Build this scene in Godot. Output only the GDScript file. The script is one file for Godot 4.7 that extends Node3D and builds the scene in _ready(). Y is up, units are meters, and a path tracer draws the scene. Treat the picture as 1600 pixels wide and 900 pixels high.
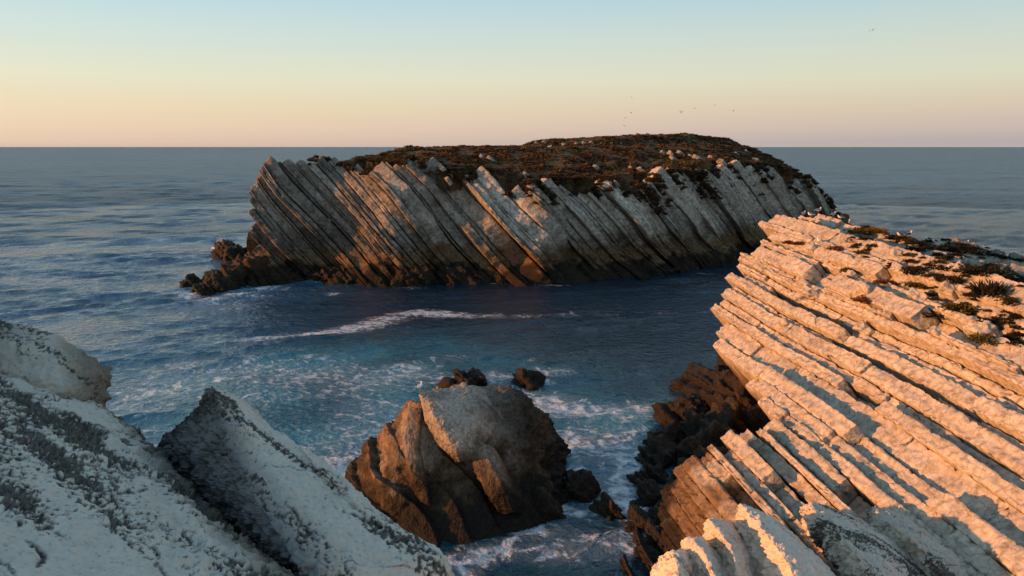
extends Node3D
# A limestone island, a rocky headland and sea stacks at sunset. Units are metres, y is up, the sea is y = 0.

const EYE := Vector3(0, 20, 0)
const SKY_LEVEL := 0.77                  # the sky's brightness before exposure
const LENS := 1236.0                      # focal length in pixels of a picture 1600 wide
const PITCH := 0.1768                     # radians the camera looks down
var look_f: Vector3
var look_u: Vector3

# bedding frame shared by all the strata: STRIKE runs away from the viewer, ACROSS runs level to the right
const STRIKE := Vector3(-0.264, 0, -0.9645)
const ACROSS := Vector3(0.9645, 0, -0.264)

# the headland's beds strike a little more towards the viewer
const STRIKE_H := Vector3(-0.09, 0, -0.9959)
const ACROSS_H := Vector3(0.9959, 0, -0.09)

var rng := RandomNumberGenerator.new()
var nz_a := FastNoiseLite.new()           # broad fractal
var nz_b := FastNoiseLite.new()           # ridged
var nz_c := FastNoiseLite.new()           # single octave
var nz_d := FastNoiseLite.new()           # fine fractal
var nz_cell := FastNoiseLite.new()
var mat := {}
var used := {}

func _ready() -> void:
	# ---- camera
	look_f = Vector3(0, -sin(PITCH), -cos(PITCH))
	look_u = Vector3(0, cos(PITCH), -sin(PITCH))
	var cam := Camera3D.new()
	cam.name = "camera"
	cam.fov = 40.0
	cam.near = 0.1
	cam.far = 80000.0
	cam.position = EYE
	cam.rotation = Vector3(-PITCH, 0, 0)
	add_child(cam)
	cam.current = true
	# ---- sky, exposure
	var env := Environment.new()
	env.background_mode = Environment.BG_SKY
	env.sky = make_sky()
	env.tonemap_mode = Environment.TONE_MAPPER_LINEAR
	env.tonemap_exposure = 1.35
	env.sdfgi_enabled = true
	env.ssao_enabled = true
	env.ssil_enabled = true
	var we := WorldEnvironment.new()
	we.name = "environment"
	we.environment = env
	add_child(we)
	# ---- sun, low on the left
	var sun := DirectionalLight3D.new()
	sun.name = "sun"
	sun.light_energy = 1.6
	sun.light_color = Color(1.0, 0.65, 0.34)
	sun.light_angular_distance = 0.5
	sun.shadow_enabled = true
	var to_sun := Vector3(-0.96, 0.158, 0.235).normalized()
	add_child(sun)
	sun.look_at_from_position(to_sun * 100.0, Vector3.ZERO, Vector3.UP)

	setup_noise()
	setup_materials()
	var t0 := Time.get_ticks_msec()
	build_sea()
	print("sea ", Time.get_ticks_msec() - t0)
	build_island()
	print("island ", Time.get_ticks_msec() - t0)
	build_headland()
	print("headland ", Time.get_ticks_msec() - t0)
	build_stack()
	build_foreground()
	print("rocks ", Time.get_ticks_msec() - t0)
	build_plants()
	build_gulls()
	print("all ", Time.get_ticks_msec() - t0)

# ------------------------------------------------------------------ helpers

func ray(px: float, py: float) -> Vector3:
	return Vector3((px - 800.0) / LENS, 0, 0) + look_u * ((450.0 - py) / LENS) + look_f

func at(px: float, py: float, depth: float) -> Vector3:
	return EYE + ray(px, py) * depth

func on_sea(px: float, py: float) -> Vector3:
	var r := ray(px, py)
	return EYE + r * (EYE.y / -r.y)

func numbered(called: String) -> String:
	if not used.has(called):
		used[called] = 0
		return called
	used[called] += 1
	return "%s_%03d" % [called, used[called]]

func tag(o: Node3D, label: String, category: String, group := "") -> void:
	o.set_meta("label", label)
	o.set_meta("category", category)
	if group != "":
		o.set_meta("group", group)

func thing(called: String, label: String, category: String, where := Vector3.ZERO, group := "") -> Node3D:
	var o := Node3D.new()
	o.name = numbered(called)
	add_child(o)
	o.position = where
	tag(o, label, category, group)
	return o

func put(called: String, mesh: Mesh, m: Material, parent: Node) -> MeshInstance3D:
	var o := MeshInstance3D.new()
	o.mesh = mesh
	o.material_override = m
	if parent == self:
		o.name = numbered(called)
		add_child(o)
	else:
		var n := 0
		var key := str(parent.get_instance_id()) + called
		if used.has(key):
			used[key] += 1
			n = used[key]
			o.name = "%s_%03d" % [called, n]
		else:
			used[key] = 0
			o.name = called
		parent.add_child(o, true)
	return o

func sm(a: float, b: float, x: float) -> float:
	var t := clampf((x - a) / (b - a), 0.0, 1.0)
	return t * t * (3.0 - 2.0 * t)

func lookup(xs: Array, ys: Array, x: float) -> float:
	if x <= xs[0]:
		return ys[0]
	for i in range(1, xs.size()):
		if x <= xs[i]:
			return lerpf(ys[i - 1], ys[i], (x - xs[i - 1]) / (xs[i] - xs[i - 1]))
	return ys[-1]

func commit(v: PackedVector3Array, c: PackedColorArray, idx: PackedInt32Array) -> ArrayMesh:
	var n := v.size()
	var nr := PackedVector3Array()
	nr.resize(n)
	for k in range(0, idx.size(), 3):
		var i := idx[k]
		var j := idx[k + 1]
		var l := idx[k + 2]
		var f := (v[l] - v[i]).cross(v[j] - v[i])
		nr[i] += f
		nr[j] += f
		nr[l] += f
	for i in n:
		nr[i] = nr[i].normalized()
	var arr := []
	arr.resize(Mesh.ARRAY_MAX)
	arr[Mesh.ARRAY_VERTEX] = v
	arr[Mesh.ARRAY_NORMAL] = nr
	if c.size():
		arr[Mesh.ARRAY_COLOR] = c
	arr[Mesh.ARRAY_INDEX] = idx
	var m := ArrayMesh.new()
	m.add_surface_from_arrays(Mesh.PRIMITIVE_TRIANGLES, arr)
	return m

# ------------------------------------------------------------------ sky

func make_sky() -> Sky:
	var w := 512
	var h := 512
	var data := PackedFloat32Array()
	data.resize(w * h * 3)
	# colours by elevation in degrees, towards the sunset side and away from it
	var el := [-2.0, 0.0, 1.2, 2.6, 4.5, 7.0, 9.5, 12.0, 20.0, 38.0, 60.0, 90.0]
	var near_c := [Color(0.85, 0.73, 0.645), Color(0.86, 0.745, 0.66), Color(0.91, 0.80, 0.685), Color(0.915, 0.84, 0.705), Color(0.89, 0.88, 0.775), Color(0.815, 0.875, 0.84), Color(0.745, 0.845, 0.875), Color(0.70, 0.81, 0.87), Color(0.64, 0.755, 0.84), Color(0.55, 0.67, 0.77), Color(0.49, 0.61, 0.72), Color(0.46, 0.58, 0.69)]
	var far_c := [Color(0.64, 0.63, 0.655), Color(0.65, 0.635, 0.655), Color(0.77, 0.705, 0.675), Color(0.83, 0.765, 0.68), Color(0.845, 0.84, 0.745), Color(0.79, 0.835, 0.79), Color(0.705, 0.805, 0.83), Color(0.665, 0.775, 0.835), Color(0.61, 0.725, 0.81), Color(0.53, 0.65, 0.75), Color(0.48, 0.60, 0.71), Color(0.46, 0.58, 0.69)]
	for y in h:
		var e := 90.0 - (y + 0.5) / h * 180.0
		var a: Color = near_c[0]
		var b: Color = far_c[0]
		for i in range(1, el.size()):
			if e >= el[i - 1] and e <= el[i]:
				var t: float = (e - el[i - 1]) / (el[i] - el[i - 1])
				a = (near_c[i - 1] as Color).lerp(near_c[i], t)
				b = (far_c[i - 1] as Color).lerp(far_c[i], t)
		a = a.srgb_to_linear()
		b = b.srgb_to_linear()
		for x in w:
			var ang := ((x + 0.5) / w - 0.25) * TAU
			var side := 0.5 - 0.5 * cos(ang)          # 1 towards -x, where the sun is
			var t2 := sm(0.12, 0.85, side)
			var glow := 1.0 + 0.5 * pow(side, 9.0) * exp(-absf(e) / 12.0)
			var c := b.lerp(a, t2)
			var o := (y * w + x) * 3
			glow *= SKY_LEVEL
			data[o] = c.r * glow
			data[o + 1] = c.g * glow
			data[o + 2] = c.b * glow
	var im := Image.create_from_data(w, h, false, Image.FORMAT_RGBF, data.to_byte_array())
	var pm := PanoramaSkyMaterial.new()
	pm.panorama = ImageTexture.create_from_image(im)
	var s := Sky.new()
	s.sky_material = pm
	return s

# ------------------------------------------------------------------ noise and materials

func setup_noise() -> void:
	rng.seed = 4711
	for n: FastNoiseLite in [nz_a, nz_b, nz_c, nz_d, nz_cell]:
		n.noise_type = FastNoiseLite.TYPE_SIMPLEX_SMOOTH
		n.frequency = 1.0
	nz_a.seed = 3
	nz_a.fractal_type = FastNoiseLite.FRACTAL_FBM
	nz_a.fractal_octaves = 4
	nz_b.seed = 5
	nz_b.fractal_type = FastNoiseLite.FRACTAL_RIDGED
	nz_b.fractal_octaves = 3
	nz_c.seed = 9
	nz_c.fractal_type = FastNoiseLite.FRACTAL_NONE
	nz_d.seed = 12
	nz_d.fractal_type = FastNoiseLite.FRACTAL_FBM
	nz_d.fractal_octaves = 3
	nz_cell.seed = 21
	nz_cell.noise_type = FastNoiseLite.TYPE_CELLULAR
	nz_cell.fractal_type = FastNoiseLite.FRACTAL_NONE
	nz_cell.cellular_return_type = FastNoiseLite.RETURN_DISTANCE2_SUB

func noise_tex(seed_: int, freq: float, octaves: int, kind: int, ramp: Gradient, size := 1024) -> NoiseTexture2D:
	var n := FastNoiseLite.new()
	n.seed = seed_
	n.frequency = freq
	n.noise_type = kind
	n.fractal_type = FastNoiseLite.FRACTAL_FBM
	n.fractal_octaves = octaves
	if kind == FastNoiseLite.TYPE_CELLULAR:
		n.cellular_return_type = FastNoiseLite.RETURN_DISTANCE2_SUB
		n.domain_warp_enabled = true
		n.domain_warp_amplitude = 25.0
		n.domain_warp_frequency = 0.02
	var t := NoiseTexture2D.new()
	t.width = size
	t.height = size
	t.seamless = true
	t.seamless_blend_skirt = 0.15
	t.noise = n
	if ramp:
		t.color_ramp = ramp
	return t

func ramp_of(offs: Array, cols: Array) -> Gradient:
	var g := Gradient.new()
	g.offsets = PackedFloat32Array(offs)
	g.colors = PackedColorArray(cols)
	return g

func rock_material(albedo: Texture2D, height: Texture2D, tile: float, relief: float, rough: float, cracks: Texture2D, crack_tile: float) -> StandardMaterial3D:
	var m := StandardMaterial3D.new()
	m.vertex_color_use_as_albedo = true
	m.albedo_texture = albedo
	m.roughness = rough
	m.metallic_specular = 0.3
	m.heightmap_enabled = true
	m.heightmap_texture = height
	m.heightmap_scale = relief
	m.heightmap_flip_texture = true
	m.uv1_triplanar = true
	m.uv1_world_triplanar = true
	m.uv1_scale = Vector3.ONE / tile
	if cracks:
		m.detail_enabled = true
		m.detail_albedo = cracks
		m.detail_blend_mode = BaseMaterial3D.BLEND_MODE_MUL
		m.detail_uv_layer = BaseMaterial3D.DETAIL_UV_2
		m.uv2_triplanar = true
		m.uv2_world_triplanar = true
		m.uv2_scale = Vector3(1.5, 1.0, 0.7) / crack_tile
	return m

func setup_materials() -> void:
	var g1 := ramp_of([0.0, 0.3, 0.42, 0.55, 0.75, 1.0], [Color(0.62, 0.59, 0.55), Color(0.78, 0.76, 0.72), Color(0.90, 0.88, 0.86), Color(0.95, 0.94, 0.92), Color(1, 1, 1), Color(0.93, 0.92, 0.90)])
	var g2 := ramp_of([0.0, 0.20, 0.27, 0.38, 1.0], [Color(0.66, 0.65, 0.62), Color(0.80, 0.79, 0.77), Color(0.93, 0.93, 0.92), Color(0.98, 0.98, 0.97), Color(1, 1, 1)])
	var gc := ramp_of([0.0, 0.465, 0.488, 0.5, 0.512, 0.535, 1.0], [Color(1, 1, 1), Color(1, 1, 1), Color(0.84, 0.83, 0.81), Color(0.36, 0.34, 0.31), Color(0.84, 0.83, 0.81), Color(1, 1, 1), Color(1, 1, 1)])
	var t1 := noise_tex(31, 0.012, 5, FastNoiseLite.TYPE_SIMPLEX_SMOOTH, g1)
	var t2 := noise_tex(32, 0.02, 5, FastNoiseLite.TYPE_SIMPLEX_SMOOTH, g2)
	var h1 := noise_tex(33, 0.010, 5, FastNoiseLite.TYPE_SIMPLEX_SMOOTH, null)
	(h1.noise as FastNoiseLite).fractal_type = FastNoiseLite.FRACTAL_RIDGED
	(h1.noise as FastNoiseLite).domain_warp_enabled = true
	(h1.noise as FastNoiseLite).domain_warp_amplitude = 18.0
	(h1.noise as FastNoiseLite).domain_warp_frequency = 0.02
	var cracks := noise_tex(34, 0.006, 3, FastNoiseLite.TYPE_SIMPLEX_SMOOTH, gc)
	mat.cliff = rock_material(t1, h1, 9.0, 8.0, 0.92, cracks, 11.0)
	mat.slab = rock_material(t1, h1, 5.0, 4.0, 0.88, cracks, 7.0)
	mat.near = rock_material(t2, h1, 3.0, 1.2, 0.88, null, 1.0)
	mat.stack = rock_material(t1, h1, 3.4, 12.0, 0.75, cracks, 8.0)
	mat.wet = rock_material(t1, h1, 3.0, 16.0, 0.55, null, 1.0)
	mat.ground = rock_material(t1, h1, 6.0, 12.0, 1.0, null, 1.0)
	var leaf := StandardMaterial3D.new()
	leaf.vertex_color_use_as_albedo = true
	leaf.roughness = 0.9
	leaf.metallic_specular = 0.2
	mat.leaf = leaf
	mat.dry = leaf.duplicate()
	for pair in [["white", Color(0.86, 0.86, 0.84)], ["grey", Color(0.42, 0.45, 0.49)], ["slate", Color(0.12, 0.125, 0.135)], ["yellow", Color(0.75, 0.52, 0.10)], ["flesh", Color(0.62, 0.45, 0.40)], ["dusk", Color(0.17, 0.17, 0.18)], ["spray", Color(0.90, 0.91, 0.92)]]:
		var m := StandardMaterial3D.new()
		m.albedo_color = pair[1]
		m.roughness = 0.8
		mat[pair[0]] = m

# ------------------------------------------------------------------ sea

func foam_field() -> Array:
	# soft patches of foam: centre x, z, radius x, radius z, strength, solid
	var out := []
	var add := func(px: float, py: float, rx: float, rz: float, k: float) -> void:
		var p := on_sea(px, py)
		out.append([p.x, p.z, rx, rz, k])
	# the long white streak that crosses the cove
	var line := [[330, 541, .45], [370, 536, .6], [410, 531, .75], [450, 525, .9], [490, 521, 1.0], [530, 517, 1.0], [560, 511, .95], [585, 504, .9], [610, 497, .95], [640, 489, 1.0], [670, 488, .95], [700, 491, .8], [730, 493, .7], [770, 494, .55], [820, 493, .5], [880, 492, .45], [950, 491, .42], [1030, 489, .4], [1100, 487, .35]]
	for i in line.size():
		add.call(line[i][0], line[i][1], 2.6, 1.7 if i > 4 else 1.2, line[i][2] * 1.15)
	# broken lace of foam in the inner cove
	for q in [[300, 580, 6, 5, .5], [380, 575, 6, 4, .5], [450, 590, 6, 4, .55], [240, 610, 5, 4, .52], [200, 640, 4, 4, .55], [410, 620, 5, 3, .5], [500, 580, 5, 4, .5], [560, 600, 5, 5, .55], [620, 590, 5, 4, .6], [590, 640, 5, 4, .6], [540, 680, 4, 4, .66], [530, 720, 3, 3, .7], [510, 560, 4, 3, .45], [640, 575, 2.5, 2, .75], [520, 735, 1.6, 1.6, .95], [240, 690, 3, 4, .6], [400, 555, 6, 3, .4]]:
		add.call(q[0], q[1], q[2], q[3], q[4])
	# round the stack and in the gully on its right
	for q in [[770, 590, 2.0, 2.2, .85], [860, 580, 2.2, 1.5, .9], [840, 620, 3, 2.4, .9], [880, 640, 3.5, 2, .75], [930, 640, 5, 2.5, .62], [1000, 640, 4, 3, .66], [960, 690, 4, 4, .7], [985, 720, 2.2, 3, .75], [890, 690, 1.8, 3, .75], [960, 770, 2, 3, .75], [1000, 800, 1.5, 3, .6], [905, 800, 1.6, 1.0, .95], [830, 826, 2.0, 1.2, .95], [715, 885, 1.4, 1.2, 1.0], [870, 860, 3, 1.6, .55], [930, 850, 3, 2, .5], [975, 850, 1.5, 1.2, .8], [780, 860, 2, 1.2, .55], [880, 560, 5, 2, .4], [700, 560, 4, 2, .5]]:
		add.call(q[0], q[1], q[2], q[3], q[4])
	for q in [[600, 860, 1.2, 1.0, .8], [545, 770, 1.0, 1.6, 1.0], [560, 740, 1.0, 1.4, .9], [650, 885, 1.2, .8, .8], [760, 868, 1.2, .8, .9], [880, 745, .8, 2.0, .85], [885, 700, .8, 1.6, .9], [905, 735, .7, .9, .9], [940, 790, .8, .7, .9], [985, 800, .7, 1.6, .95], [985, 760, .7, 1.6, .9], [1000, 840, .7, 1.2, .9], [1010, 720, .8, 1.6, .8], [1040, 650, .9, 1.4, .8], [690, 590, 1.2, 1.2, .8], [795, 606, .8, .9, 1.0], [850, 596, .9, .9, 1.0]]:
		add.call(q[0], q[1], q[2], q[3], q[4])
	# along the foot of the island and round its toe
	for q in [[296, 462, 1.8, 2.5, 1.0], [330, 470, 3, 2.5, .8], [380, 462, 4, 3, .85], [420, 452, 3, 2.5, .85], [360, 480, 6, 4, .55], [470, 441, 3, 1.6, .8], [520, 442, 4, 2, .75], [560, 443, 2, 1.6, .7], [640, 450, 3, 1.4, .6], [780, 442, 4, 1.4, .7], [860, 446, 3, 1.3, .6], [1100, 428, 4, 1.5, .5], [520, 458, 2.5, 2.0, .55], [345, 388, 4, 5, .9]]:
		add.call(q[0], q[1], q[2], q[3], q[4])
	return out

const FOAM_X0 := -72.0
const FOAM_Z0 := -150.0
const FOAM_W := 108.0
const FOAM_D := 132.0

func foam_texture() -> ImageTexture:
	var w := 1728
	var h := 2048
	var lace := FastNoiseLite.new()
	lace.seed = 71
	lace.noise_type = FastNoiseLite.TYPE_CELLULAR
	lace.cellular_return_type = FastNoiseLite.RETURN_DISTANCE2_SUB
	lace.frequency = 0.018
	lace.fractal_type = FastNoiseLite.FRACTAL_FBM
	lace.fractal_octaves = 2
	lace.domain_warp_enabled = true
	lace.domain_warp_amplitude = 60.0
	lace.domain_warp_frequency = 0.012
	lace.domain_warp_fractal_octaves = 4
	var fleck := FastNoiseLite.new()
	fleck.seed = 72
	fleck.noise_type = FastNoiseLite.TYPE_SIMPLEX
	fleck.frequency = 0.05
	fleck.fractal_octaves = 4
	var fine := lace.duplicate() as FastNoiseLite
	fine.seed = 75
	fine.frequency = 0.042
	fine.domain_warp_amplitude = 26.0
	fine.domain_warp_frequency = 0.03
	var a := lace.get_image(w, h, false, false, true)
	var a2 := fine.get_image(w, h, false, false, true)
	a2.convert(Image.FORMAT_L8)
	var da2 := a2.get_data()
	var b := fleck.get_image(w, h, false, false, true)
	a.convert(Image.FORMAT_L8)
	b.convert(Image.FORMAT_L8)
	var da := a.get_data()
	var db := b.get_data()
	# how much foam there is, on a coarse grid
	var cw := 217
	var ch := 257
	var field := PackedFloat32Array()
	field.resize(cw * ch)
	for f in foam_field():
		var x0 := int(clampf((f[0] - f[2] * 2.2 - FOAM_X0) / FOAM_W * (cw - 1), 0, cw - 1))
		var x1 := int(clampf((f[0] + f[2] * 2.2 - FOAM_X0) / FOAM_W * (cw - 1) + 1, 0, cw - 1))
		var z0 := int(clampf((f[1] - f[3] * 2.2 - FOAM_Z0) / FOAM_D * (ch - 1), 0, ch - 1))
		var z1 := int(clampf((f[1] + f[3] * 2.2 - FOAM_Z0) / FOAM_D * (ch - 1) + 1, 0, ch - 1))
		for j in range(z0, z1 + 1):
			for i in range(x0, x1 + 1):
				var dx: float = (FOAM_X0 + FOAM_W * i / (cw - 1) - f[0]) / f[2]
				var dz: float = (FOAM_Z0 + FOAM_D * j / (ch - 1) - f[1]) / f[3]
				var k: float = f[4] * exp(-(dx * dx + dz * dz) * 0.9)
				var o := j * cw + i
				field[o] = maxf(field[o], k) + minf(field[o], k) * 0.35
	var out := PackedByteArray()
	out.resize(w * h * 4)
	var sx := float(cw - 1) / w
	var sz := float(ch - 1) / h
	for y in h:
		var fy := y * sz
		var j := int(fy)
		var ty := fy - j
		var edge := y < 4 or y > h - 5
		for x in w:
			var fx := x * sx
			var i := int(fx)
			var tx := fx - i
			var o := j * cw + i
			var d := lerpf(lerpf(field[o], field[o + 1], tx), lerpf(field[o + cw], field[o + cw + 1], tx), ty)
			var q := (y * w + x)
			var al := 0.0
			if d > 0.05 and not edge and x > 3 and x < w - 4:
				var l := da[q] / 255.0          # small on the lines of the lace
				var l2 := da2[q] / 255.0
				var n := db[q] / 255.0
				var e := d * (0.55 + 0.9 * n)
				var wid := 0.05 + 0.22 * e * e
				var v1 := clampf((wid - l) / wid, 0.0, 1.0) * clampf(e * 2.6 - 0.45, 0.0, 1.0)
				var wid2 := 0.05 + 0.18 * e * e
				var v2 := clampf((wid2 - l2) / wid2, 0.0, 1.0) * clampf(e * 2.0 - 0.45, 0.0, 0.9)
				al = maxf(v1, v2)
				al = maxf(al, clampf((e - 0.74) * 2.6, 0.0, 0.92) * (0.55 + 0.45 * (1.0 - l2)))
				al = maxf(al, clampf((d - 0.3) * 0.25, 0.0, 0.12))
			out[q * 4] = 222
			out[q * 4 + 1] = 226
			out[q * 4 + 2] = 228
			out[q * 4 + 3] = int(al * 255.0)
	return ImageTexture.create_from_image(Image.create_from_data(w, h, false, Image.FORMAT_RGBA8, out))

func build_sea() -> void:
	var radii := PackedFloat32Array()
	var r := 13.0
	while r < 1500.0:
		radii.append(r)
		r *= 1.0036 if r < 170.0 else 1.0055
	while r < 45000.0:
		radii.append(r)
		r *= 1.03
	var angs := PackedFloat32Array()
	var an := -80.0
	while an <= 80.0:
		angs.append(deg_to_rad(an))
		an += 0.17 if absf(an) < 36.0 else 1.0
	# a sea of many small trains of waves
	var waves := []
	var wr := RandomNumberGenerator.new()
	wr.seed = 77
	var lens := [34.0, 24.0, 18.0, 14.0, 11.0, 8.5, 6.8, 5.4, 4.4, 3.6, 2.9, 2.4, 2.0, 1.65, 1.35, 1.1, 0.95]
	for i in lens.size():
		var L: float = lens[i]
		var dir := deg_to_rad(wr.randf_range(-34, 34) + 20.0)
		var k := TAU / L
		waves.append([sin(dir) * k, cos(dir) * k, L * (0.0042 if L > 10.0 else (0.0095 if L > 7.0 else 0.019)), wr.randf() * TAU])
	var nr := radii.size()
	var na := angs.size()
	var v := PackedVector3Array()
	var c := PackedColorArray()
	var uv := PackedVector2Array()
	var uv2 := PackedVector2Array()
	v.resize(nr * na)
	c.resize(nr * na)
	uv.resize(nr * na)
	uv2.resize(nr * na)
	var wk := PackedFloat32Array()
	for q in waves:
		for e in q:
			wk.append(e)
	var nw := waves.size()
	var teal_at := [on_sea(420, 610), on_sea(590, 640), on_sea(960, 700), on_sea(560, 580)]
	for i in nr:
		var rad := radii[i]
		var fade := 1.0 - sm(700.0, 1500.0, rad)
		var step := rad * (0.0036 if rad < 170.0 else 0.0055)
		for j in na:
			var x := sin(angs[j]) * rad
			var z := -cos(angs[j]) * rad
			var y := 0.0
			var px := x
			var pz := z
			if fade > 0.0:
				# the cove is sheltered by the island
				var calm := lerpf(1.0, 0.45, sm(-34.0, -8.0, x) * sm(-128.0, -112.0, z))
				var nn := 0.65 + 0.7 * nz_c.get_noise_2d(x * 0.03, z * 0.05)
				for q in nw:
					var o := q * 4
					var ph := wk[o] * x + wk[o + 1] * z + wk[o + 3]
					var am := wk[o + 2]
					am *= (calm if q < 8 else 0.5 + 0.5 * calm)
					if step * 2.4 > TAU / sqrt(wk[o] * wk[o] + wk[o + 1] * wk[o + 1]):
						continue
					y += am * cos(ph)
					px -= am * 0.8 * sin(ph) * wk[o] * 0.5
					pz -= am * 0.8 * sin(ph) * wk[o + 1] * 0.5
				y *= fade * nn
			var id := i * na + j
			v[id] = Vector3(px, y, pz)
			uv[id] = Vector2(x * 0.8, z) / 17.0
			uv2[id] = Vector2(clampf((x - FOAM_X0) / FOAM_W, 0.001, 0.999), clampf((z - FOAM_Z0) / FOAM_D, 0.001, 0.999))
			var teal := 0.0
			if rad < 140.0:
				for t: Vector3 in teal_at:
					teal += exp(-(Vector2(x - t.x, z - t.z).length_squared()) / 150.0)
				teal = clampf(teal, 0.0, 1.0) * (0.75 + 0.5 * nz_c.get_noise_2d(x * 0.1, z * 0.1))
			# darker and paler lanes of wind and current
			var lane := 1.0 + 0.55 * nz_a.get_noise_2d(x * 0.006 + 3.0, z * 0.03) + 0.35 * nz_d.get_noise_2d(x * 0.03, z * 0.10)
			if rad > 300.0:
				lane = lerpf(lane, 1.0 + 0.5 * nz_a.get_noise_2d(x * 0.0015, z * 0.006), sm(300.0, 2500.0, rad))
			var deep := Color(0.009, 0.027, 0.050).lerp(Color(0.056, 0.145, 0.225), maxf(sm(120.0, 500.0, rad), 0.75 * sm(-14.0, -40.0, x) * sm(30.0, 60.0, rad))) * lane  # upwelling blue, strengthened far out and leftwards to stand in for reflected sky
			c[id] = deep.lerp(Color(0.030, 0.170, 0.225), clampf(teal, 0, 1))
	var idx := PackedInt32Array()
	idx.resize((nr - 1) * (na - 1) * 6)
	var w := 0
	for i in nr - 1:
		for j in na - 1:
			var p := i * na + j
			idx[w] = p
			idx[w + 1] = p + na
			idx[w + 2] = p + 1
			idx[w + 3] = p + 1
			idx[w + 4] = p + na
			idx[w + 5] = p + na + 1
			w += 6
	var arr := []
	arr.resize(Mesh.ARRAY_MAX)
	var nrm := PackedVector3Array()
	nrm.resize(nr * na)
	for k in range(0, idx.size(), 3):
		var f := (v[idx[k + 2]] - v[idx[k]]).cross(v[idx[k + 1]] - v[idx[k]])
		nrm[idx[k]] += f
		nrm[idx[k + 1]] += f
		nrm[idx[k + 2]] += f
	for i in nrm.size():
		nrm[i] = nrm[i].normalized()
	arr[Mesh.ARRAY_VERTEX] = v
	arr[Mesh.ARRAY_NORMAL] = nrm
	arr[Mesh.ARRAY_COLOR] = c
	arr[Mesh.ARRAY_TEX_UV] = uv
	arr[Mesh.ARRAY_TEX_UV2] = uv2
	var m := StandardMaterial3D.new()
	m.vertex_color_use_as_albedo = true
	m.roughness = 0.11
	m.metallic_specular = 0.2
	m.normal_enabled = true
	var ripple := noise_tex(55, 0.014, 5, FastNoiseLite.TYPE_SIMPLEX_SMOOTH, null)
	(ripple.noise as FastNoiseLite).fractal_gain = 0.58
	ripple.as_normal_map = true
	ripple.bump_strength = 16.0
	m.normal_texture = ripple
	m.normal_scale = 1.0
	m.detail_enabled = true
	m.detail_uv_layer = BaseMaterial3D.DETAIL_UV_2
	m.detail_albedo = foam_texture()
	# the same water, with the unresolved ripple growing steeper with distance
	var mesh := ArrayMesh.new()
	var from := 0
	var zone := 0
	for lim: float in [120.0, 190.0, 300.0, 1e9]:
		var to := from
		while to < nr - 1 and radii[to] < lim:
			to += 1
		arr[Mesh.ARRAY_INDEX] = idx.slice(from * (na - 1) * 6, to * (na - 1) * 6)
		mesh.add_surface_from_arrays(Mesh.PRIMITIVE_TRIANGLES, arr)
		var z: StandardMaterial3D = m.duplicate() if zone else m
		z.normal_scale = [0.65, 1.0, 1.7, 3.0][zone]
		z.metallic_specular = [0.38, 0.36, 0.28, 0.15][zone]
		z.roughness = [0.09, 0.11, 0.17, 0.28][zone]
		mesh.surface_set_material(zone, z)
		from = to
		zone += 1
	var o := put("sea", mesh, null, self)
	o.set_meta("kind", "structure")
	o.set_meta("label", "dark blue sea with small waves and white foam in the cove")

# ------------------------------------------------------------------ rock bodies

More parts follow.
